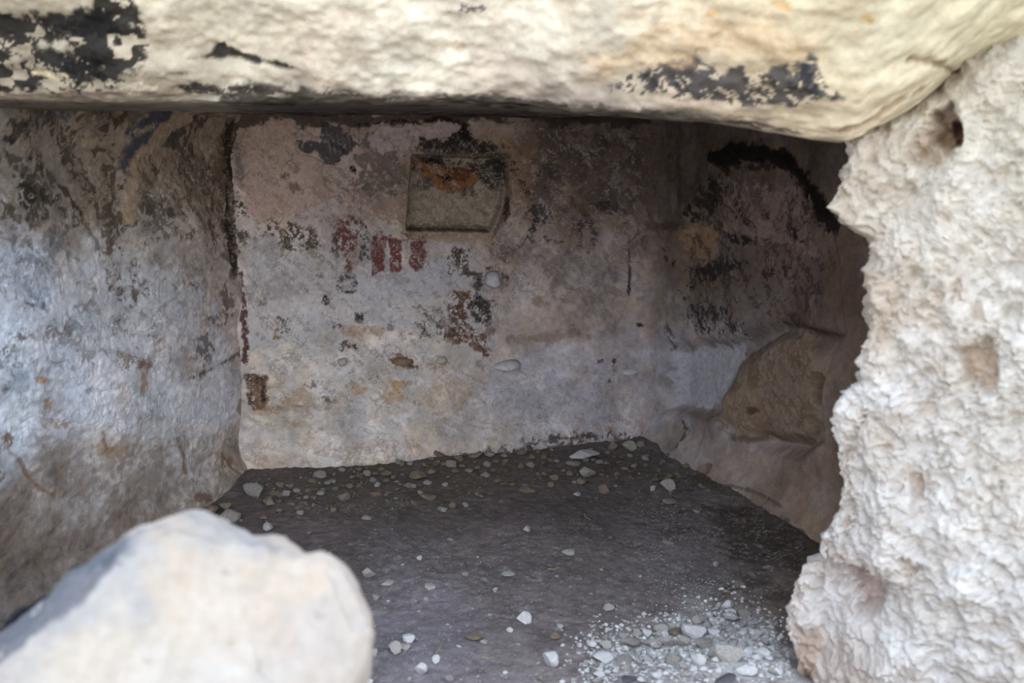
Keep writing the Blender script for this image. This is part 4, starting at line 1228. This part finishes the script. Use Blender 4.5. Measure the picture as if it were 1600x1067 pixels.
MARKS = [(396, 764, 'pale corner stone'), (360, 805, 'grey stone behind the boulder'), (499, 741, 'pale blocky wall foot stone'), (537, 776, 'lone reddish brown stone'), (653, 743, 'largest brown rubble stone'),
         (705, 724, 'pale egg shaped stone'), (764, 709, 'pale tan wall foot block'), (824, 765, 'flat pointed brown stone'), (914, 710, 'long pale slab'), (944, 764, 'brownish round stone'),
         (983, 697, 'pale round corner stone'), (1043, 758, 'pale square stone'), (1098, 759, 'dark stone by the right wall'), (823, 826, 'pale cube shaped stone'), (707, 790, 'row of three stones'),
         (887, 862, 'pale elongated chip'), (577, 896, 'pale stone beside the boulder edge'), (794, 896, 'pale bar shaped stone'), (819, 965, 'white lumpy stone'), (639, 997, 'white cluster stone by the boulder'),
         (860, 1031, 'largest round white stone'), (658, 1046, 'white pointed stone'), (951, 949, 'lone pale stone above the heap'), (1119, 881, 'lone stone in the dark right part'),
         (1136, 944, 'white top stone of the heap'), (1084, 986, 'big white wedge of the heap'), (988, 1002, 'dull grey stone of the heap'), (943, 1026, 'bright white slab of the heap'),
         (1091, 1030, 'white angular stone of the heap'), (1051, 1029, 'greyish angular stone of the heap'), (1136, 1021, 'biggest pale block of the heap'), (1190, 1021, 'white heap stone nearest the rock'),
         (1165, 1047, 'white block low in the heap'), (983, 1060, 'dark slate coloured stone'), (1020, 1004, 'long pale stone of the heap'), (604, 739, 'grey long rubble stone')]
TONE = {'w': 'white', 'p': 'pale', 'g': 'grey', 'b': 'brown', 'r': 'reddish', 'd': 'dark'}
ORD = ['nearest', 'second', 'third', 'fourth', 'fifth', 'sixth', 'seventh', 'eighth', 'ninth', 'tenth', 'eleventh', 'twelfth']
pending = []


def small_stone(x, y, w, h, key, noun, group):
    o = stone(x, y, w, h, key, 'pebble', name='pebble', group=group, cat='stone')
    mx, my, nm = min(MARKS, key=lambda q: math.hypot(q[0] - x, 1.6 * (q[1] - y)))
    dx, dy = x - mx, 1.6 * (y - my)
    side = ('right of' if dx > 0 else 'left of') if abs(dx) > abs(dy) else ('below' if dy > 0 else 'above')
    pending.append(((TONE[key], noun, side, nm), math.hypot(dx, dy), o))


def name_small_stones():
    done = {}
    for k_, dist, o in sorted(pending, key=lambda q: q[1]):
        n_ = done.get(k_, 0)
        done[k_] = n_ + 1
        o['label'] = '%s small %s %s %s the %s' % (ORD[min(n_, 11)], k_[0], k_[1], k_[2], k_[3])


SMALL = [(345, 814, 7), (377, 813, 6), (466, 796, 12), (625, 757, 9), (483, 832, 8), (515, 865, 9), (534, 733, 12), (561, 733, 10), (595, 732, 10), (622, 721, 10), (640, 724, 11), (637, 759, 12),
         (648, 785, 12), (680, 726, 10), (657, 769, 9), (643, 765, 9), (782, 783, 7), (932, 779, 8), (748, 870, 7), (953, 840, 7), (862, 702, 6), (882, 777, 7), (962, 759, 6), (1085, 740, 9),
         (1088, 798, 10), (1042, 825, 9), (1023, 856, 8), (1000, 746, 9), (1044, 711, 9), (1036, 720, 6), (1122, 862, 8), (953, 840, 6), (990, 728, 8), (820, 757, 8), (770, 735, 9), (730, 735, 10), (755, 742, 9),
         (790, 720, 9), (840, 740, 7), (520, 752, 10), (550, 745, 10), (470, 770, 9), (505, 765, 8), (615, 745, 9), (560, 760, 8), (700, 745, 8), (880, 735, 8), (940, 735, 8), (970, 715, 9), (1010, 712, 9),
         (1030, 735, 8), (1060, 745, 8), (870, 720, 8), (850, 712, 9), (985, 745, 7)]
for x, y, w in SMALL:
    small_stone(x, y, w, w * random.uniform(0.6, 0.85), random.choice('gbbgb'), 'pebble', 'small pebbles of the far wall foot' if y < 775 else 'small pebbles on the far floor')
NEAR = [(727, 896, 10), (629, 882, 6), (607, 939, 7), (765, 960, 7), (627, 988, 9), (810, 1007, 8), (580, 867, 6), (665, 935, 8), (717, 1010, 8), (841, 1035, 6), (885, 1033, 7), (897, 1062, 10), (577, 1064, 12),
        (875, 959, 8), (990, 943, 5), (978, 975, 6), (932, 989, 6), (747, 870, 7), (655, 955, 6), (700, 975, 6), (730, 1045, 8), (790, 1050, 8), (640, 1060, 7), (905, 960, 6), (910, 1020, 7), (870, 900, 7), (1000, 900, 6),
        (1050, 940, 7), (1080, 885, 6), (940, 890, 6)]
for x, y, w in NEAR:
    small_stone(x, y, w, w * random.uniform(0.6, 0.85), random.choice('wpg'), 'pebble', 'small pebbles on the near floor')
rg = random.Random(5)
placed = [(q[0], q[1], q[2]) for q in NAMED]
n = 0
while n < 130:
    x, y = rg.uniform(915, 1232), rg.uniform(955, 1072)
    if sdf_poly(np.array([x]), np.array([y]), [(990, 985), (1080, 965), (1140, 950), (1190, 975), (1236, 1110), (930, 1110), (925, 1015)])[0] < 0:
        continue
    w = rg.uniform(8, 19)
    if any(abs(x - a) < 0.42 * (w + s_) and abs(y - b) < 0.34 * (w + s_) for a, b, s_ in placed):
        if rg.random() < 0.97:
            continue
    placed.append((x, y, w))
    small_stone(x, y, w, w * rg.uniform(0.65, 0.85), rg.choice('wwwppg'), 'chip', 'limestone chips of the rubble heap')
    n += 1
n = 0
while n < 75:                                   # the rubble strip at the foot of the back wall
    t = rg.random()
    x = 400 + 660 * t
    y = np.interp(x, [400, 520, 660, 820, 1000, 1060], [770, 742, 714, 703, 696, 735]) + abs(rg.gauss(0, 1)) * 22 + 3
    w = rg.uniform(7, 14)
    if any(abs(x - a) < 0.45 * (w + s_) and abs(y - b) < 0.36 * (w + s_) for a, b, s_ in placed):
        continue
    placed.append((x, y, w))
    small_stone(x, y, w, w * rg.uniform(0.6, 0.8), rg.choice('gbbgb'), 'pebble', 'small pebbles of the far wall foot')
    n += 1
name_small_stones()


# ------------------------------------------------------------------ gravel nobody could count
def gravel(name, pts, size, cols, label, seed):
    rgn = np.random.default_rng(seed)
    Vs, Fs, Cs = [], [], []
    protos = [rock_verts(900 + j, 1) for j in range(5)]
    bm = bmesh.new()
    bmesh.ops.create_icosphere(bm, subdivisions=1, radius=0.5)
    V0 = np.array([v.co[:] for v in bm.verts][:12])
    bm.free()
    k = 0
    spots = np.array(SPOTS)
    for (x, y) in pts:
        if (np.hypot(spots[:, 0] - x, spots[:, 1] - y) < spots[:, 2]).any():
            continue
        Vp, Fp = protos[rgn.integers(5)] if size[1] > 0.008 else OCTA
        s_ = rgn.uniform(*size) * (0.6 if rgn.random() < 0.6 else 1.0)
        a = rgn.uniform(0, 6.28)
        ca, sa = math.cos(a), math.sin(a)
        sc = s_ * np.array([1, rgn.uniform(0.6, 1), rgn.uniform(0.4, 0.8)])
        q = Vp * sc
        q = np.stack([q[:, 0] * ca - q[:, 1] * sa, q[:, 0] * sa + q[:, 1] * ca, q[:, 2]], -1)
        z = float(floor_z(np.array(x), np.array(y)))
        Vs.append(q + np.array([x, y, z + sc[2] * 0.3]))
        Fs.append(Fp + k)
        k += len(Vp)
        cc = lin(cols[rgn.integers(len(cols))]) * rgn.uniform(0.8, 1.15)
        Cs.append(np.broadcast_to(cc, (len(Vp), 3)))
    me = np_mesh(name, np.concatenate(Vs), np.concatenate(Fs), np.concatenate(Cs), smooth=False)
    me.materials.append(M_JAMB)
    o = bpy.data.objects.new(name, me)
    coll.objects.link(o)
    tag(o, label, 'gravel', kind='stuff')
    return o


OCTA = (np.array([[.5, 0, 0], [-.5, 0, .05], [0, .5, 0], [.05, -.5, 0], [0, .05, .5], [0, 0, -.5]]),
        np.array([[0, 2, 4], [2, 1, 4], [1, 3, 4], [3, 0, 4], [2, 0, 5], [1, 2, 5], [3, 1, 5], [0, 3, 5]]))


def scatter(poly, n, seed, dens=None, spread=14):
    rgn = np.random.default_rng(seed)
    g = np.array(poly, float)
    out_ = []
    while len(out_) < n:
        x = rgn.uniform(g[:, 0].min() - 40, g[:, 0].max() + 40, 4000)
        y = rgn.uniform(g[:, 1].min() - 40, g[:, 1].max() + 10, 4000)
        ok = sdf_poly(x, y, g) + spread * rgn.normal(size=4000) > 0
        if dens is not None:
            ok &= fbm(x / dens, y / dens * 2, seed, 4) > rgn.uniform(-0.3, 1.6, 4000)
        for a, b in zip(x[ok], y[ok]):
            p = on_floor(a, b)
            wb, wr = wall_dist(np.array(p[0]), np.array(p[1]))
            if a > 1232 or wb < 0.09 or wr < 0.10:
                continue
            out_.append((p[0], p[1]))
    return out_[:n]


gravel('gravel', scatter([(975, 990), (1080, 965), (1145, 945), (1200, 975), (1245, 1110), (915, 1110), (920, 1010)], 3600, 1, None, 24), (0.006, 0.018),
       [(206, 205, 206), (188, 185, 183), (164, 160, 157), (214, 214, 216)], 'bright fine limestone gravel packed between the stones of the heap by the right rock', 3)
gravel('gravel', scatter([(330, 800), (400, 760), (500, 735), (660, 705), (820, 695), (1000, 690), (1090, 745), (1060, 790), (900, 760), (700, 770), (560, 790), (440, 815)], 1100, 2, 40), (0.006, 0.016),
       [(120, 108, 94), (104, 94, 82), (146, 134, 120), (92, 84, 74)], 'dull brown gravel strip along the foot of the back wall', 4)
gravel('grit', scatter([(560, 780), (900, 760), (1090, 790), (1240, 880), (1230, 1000), (1000, 1000), (900, 1090), (570, 1090)], 2600, 3, 60), (0.002, 0.0065),
       [(176, 170, 168), (150, 144, 140), (130, 120, 112), (200, 198, 198)], 'fine pale grit sprinkled over the open dark floor', 5)
gravel('grit', scatter([(1000, 730), (1060, 760), (1130, 860), (1150, 900), (1070, 960), (1000, 870)], 1300, 4, 45), (0.002, 0.007),
       [(196, 193, 192), (170, 166, 164), (150, 146, 144)], 'whitish grit patch on the right part of the floor', 6)

# ------------------------------------------------------------------ straws
M_STRAW = rock_material('dry_straw', 0.1, 30, 0, 10, col=((168, 152, 120), (190, 174, 140)))


def straw(x0, y0, x1, y1, r, label):
    p, q = floor_at(x0, y0), floor_at(x1, y1)
    p[2] += r * 1.2
    q[2] += r * 2.2
    d = (q - p) / np.linalg.norm(q - p)
    s1 = np.cross(d, [0, 0, 1.0])
    s2 = np.cross(s1, d)
    Vs, Fs = [], []
    for i in range(7):
        t = i / 6
        cpt = p + (q - p) * t + s1 * 0.006 * math.sin(t * 3.1) + s2 * 0.001 * math.sin(t * 9)
        for k_ in range(6):
            a = k_ * math.pi / 3
            Vs.append(cpt + (s1 * math.cos(a) + s2 * math.sin(a)) * r * (1 - 0.5 * t))
    for i in range(6):
        for k_ in range(6):
            a, b = i * 6 + k_, i * 6 + (k_ + 1) % 6
            Fs.append((a, b, b + 6, a + 6))
    me = np_mesh('straw', np.array(Vs), np.array(Fs))
    me.materials.append(M_STRAW)
    o = bpy.data.objects.new('straw', me)
    coll.objects.link(o)
    tag(o, label, 'straw')


straw(681, 1021, 692, 998, 0.0016, 'dry straw pointing at the white stone near the bottom')
straw(913, 804, 922, 813, 0.0018, 'short straw on the middle floor right of the pale cube shaped stone')
straw(754, 1028, 771, 1028, 0.0016, 'straw lying level near the bottom, left of the largest white stone')
straw(782, 757, 791, 755, 0.0018, 'tiny straw on the floor near the back wall')
straw(856, 890, 874, 888, 0.0018, 'pale straw lying level in the near floor')

# ------------------------------------------------------------------ stones embedded in the back wall
WP = np.array([BK[0], BK[1], 0.8])


def embedded(x, y, w, h, key, proud, droop):
    """a stone set in the wall: domed, its ridge hanging low so the upper face looks up and the lower one down"""
    p = on_plane(x, y, WP, WALL_N)
    mpp = np.linalg.norm(p - CAM) / FPX
    W, H = w * mpp, h * mpp
    side = np.array([d_back[0], d_back[1], 0])
    Vs, Fs = [], []
    nr, nt = 7, 20
    for i in range(nr):
        r = (i + 0.15) / (nr - 0.85)
        for j in range(nt):
            a = 2 * math.pi * j / nt
            k_ = 1 + 0.10 * math.sin(2 * a + x) + 0.07 * math.sin(3 * a + y) + 0.04 * math.sin(5 * a + x * 2)
            d = proud * (1 - r ** 2.2) * (1 + 0.12 * math.sin(3 * a + i)) - 0.02 * r ** 6
            u, v = 0.5 * W * r * k_ * math.cos(a), 0.5 * H * r * k_ * math.sin(a)
            Vs.append(side * u + np.array([0, 0, v - droop * H * (1 - r)]) + WALL_N * d)
    for i in range(nr - 1):
        for j in range(nt):
            q = (j + 1) % nt
            Fs.append((i * nt + j, i * nt + q, i * nt + nt + q, i * nt + nt + j))
    me = np_mesh('embedded_stone', np.array(Vs), np.array(Fs))
    bm = bmesh.new()
    bm.from_mesh(me)
    bmesh.ops.holes_fill(bm, edges=[e_ for e_ in bm.edges if e_.is_boundary], sides=0)
    bmesh.ops.recalc_face_normals(bm, faces=bm.faces)
    bm.to_mesh(me)
    bm.free()
    me.materials.append(EMB[key])
    o = bpy.data.objects.new('embedded_stone', me)
    o.location = p
    coll.objects.link(o)
    o.parent = wall_back


EMB = {'w': rock_material('set_white_stone', 0.1, 120, 0.3, 150, col=((186, 184, 188), (216, 215, 220))),
       'p': rock_material('set_pale_stone', 0.1, 120, 0.3, 150, col=((160, 154, 150), (190, 184, 180))),
       'b': rock_material('set_brown_stone', 0.14, 120, 0.3, 150, col=((120, 96, 78), (156, 130, 108)))}
embedded(771, 437, 32, 27, 'w', 0.06, 0.3)
embedded(793, 570, 46, 17, 'w', 0.05, 0.3)
embedded(535, 565, 17, 16, 'p', 0.03, 0.1)
embedded(690, 562, 24, 13, 'p', 0.03, 0.2)
embedded(984, 580, 40, 11, 'w', 0.03, 0.25)
embedded(630, 565, 40, 18, 'b', 0.010, 0.1)
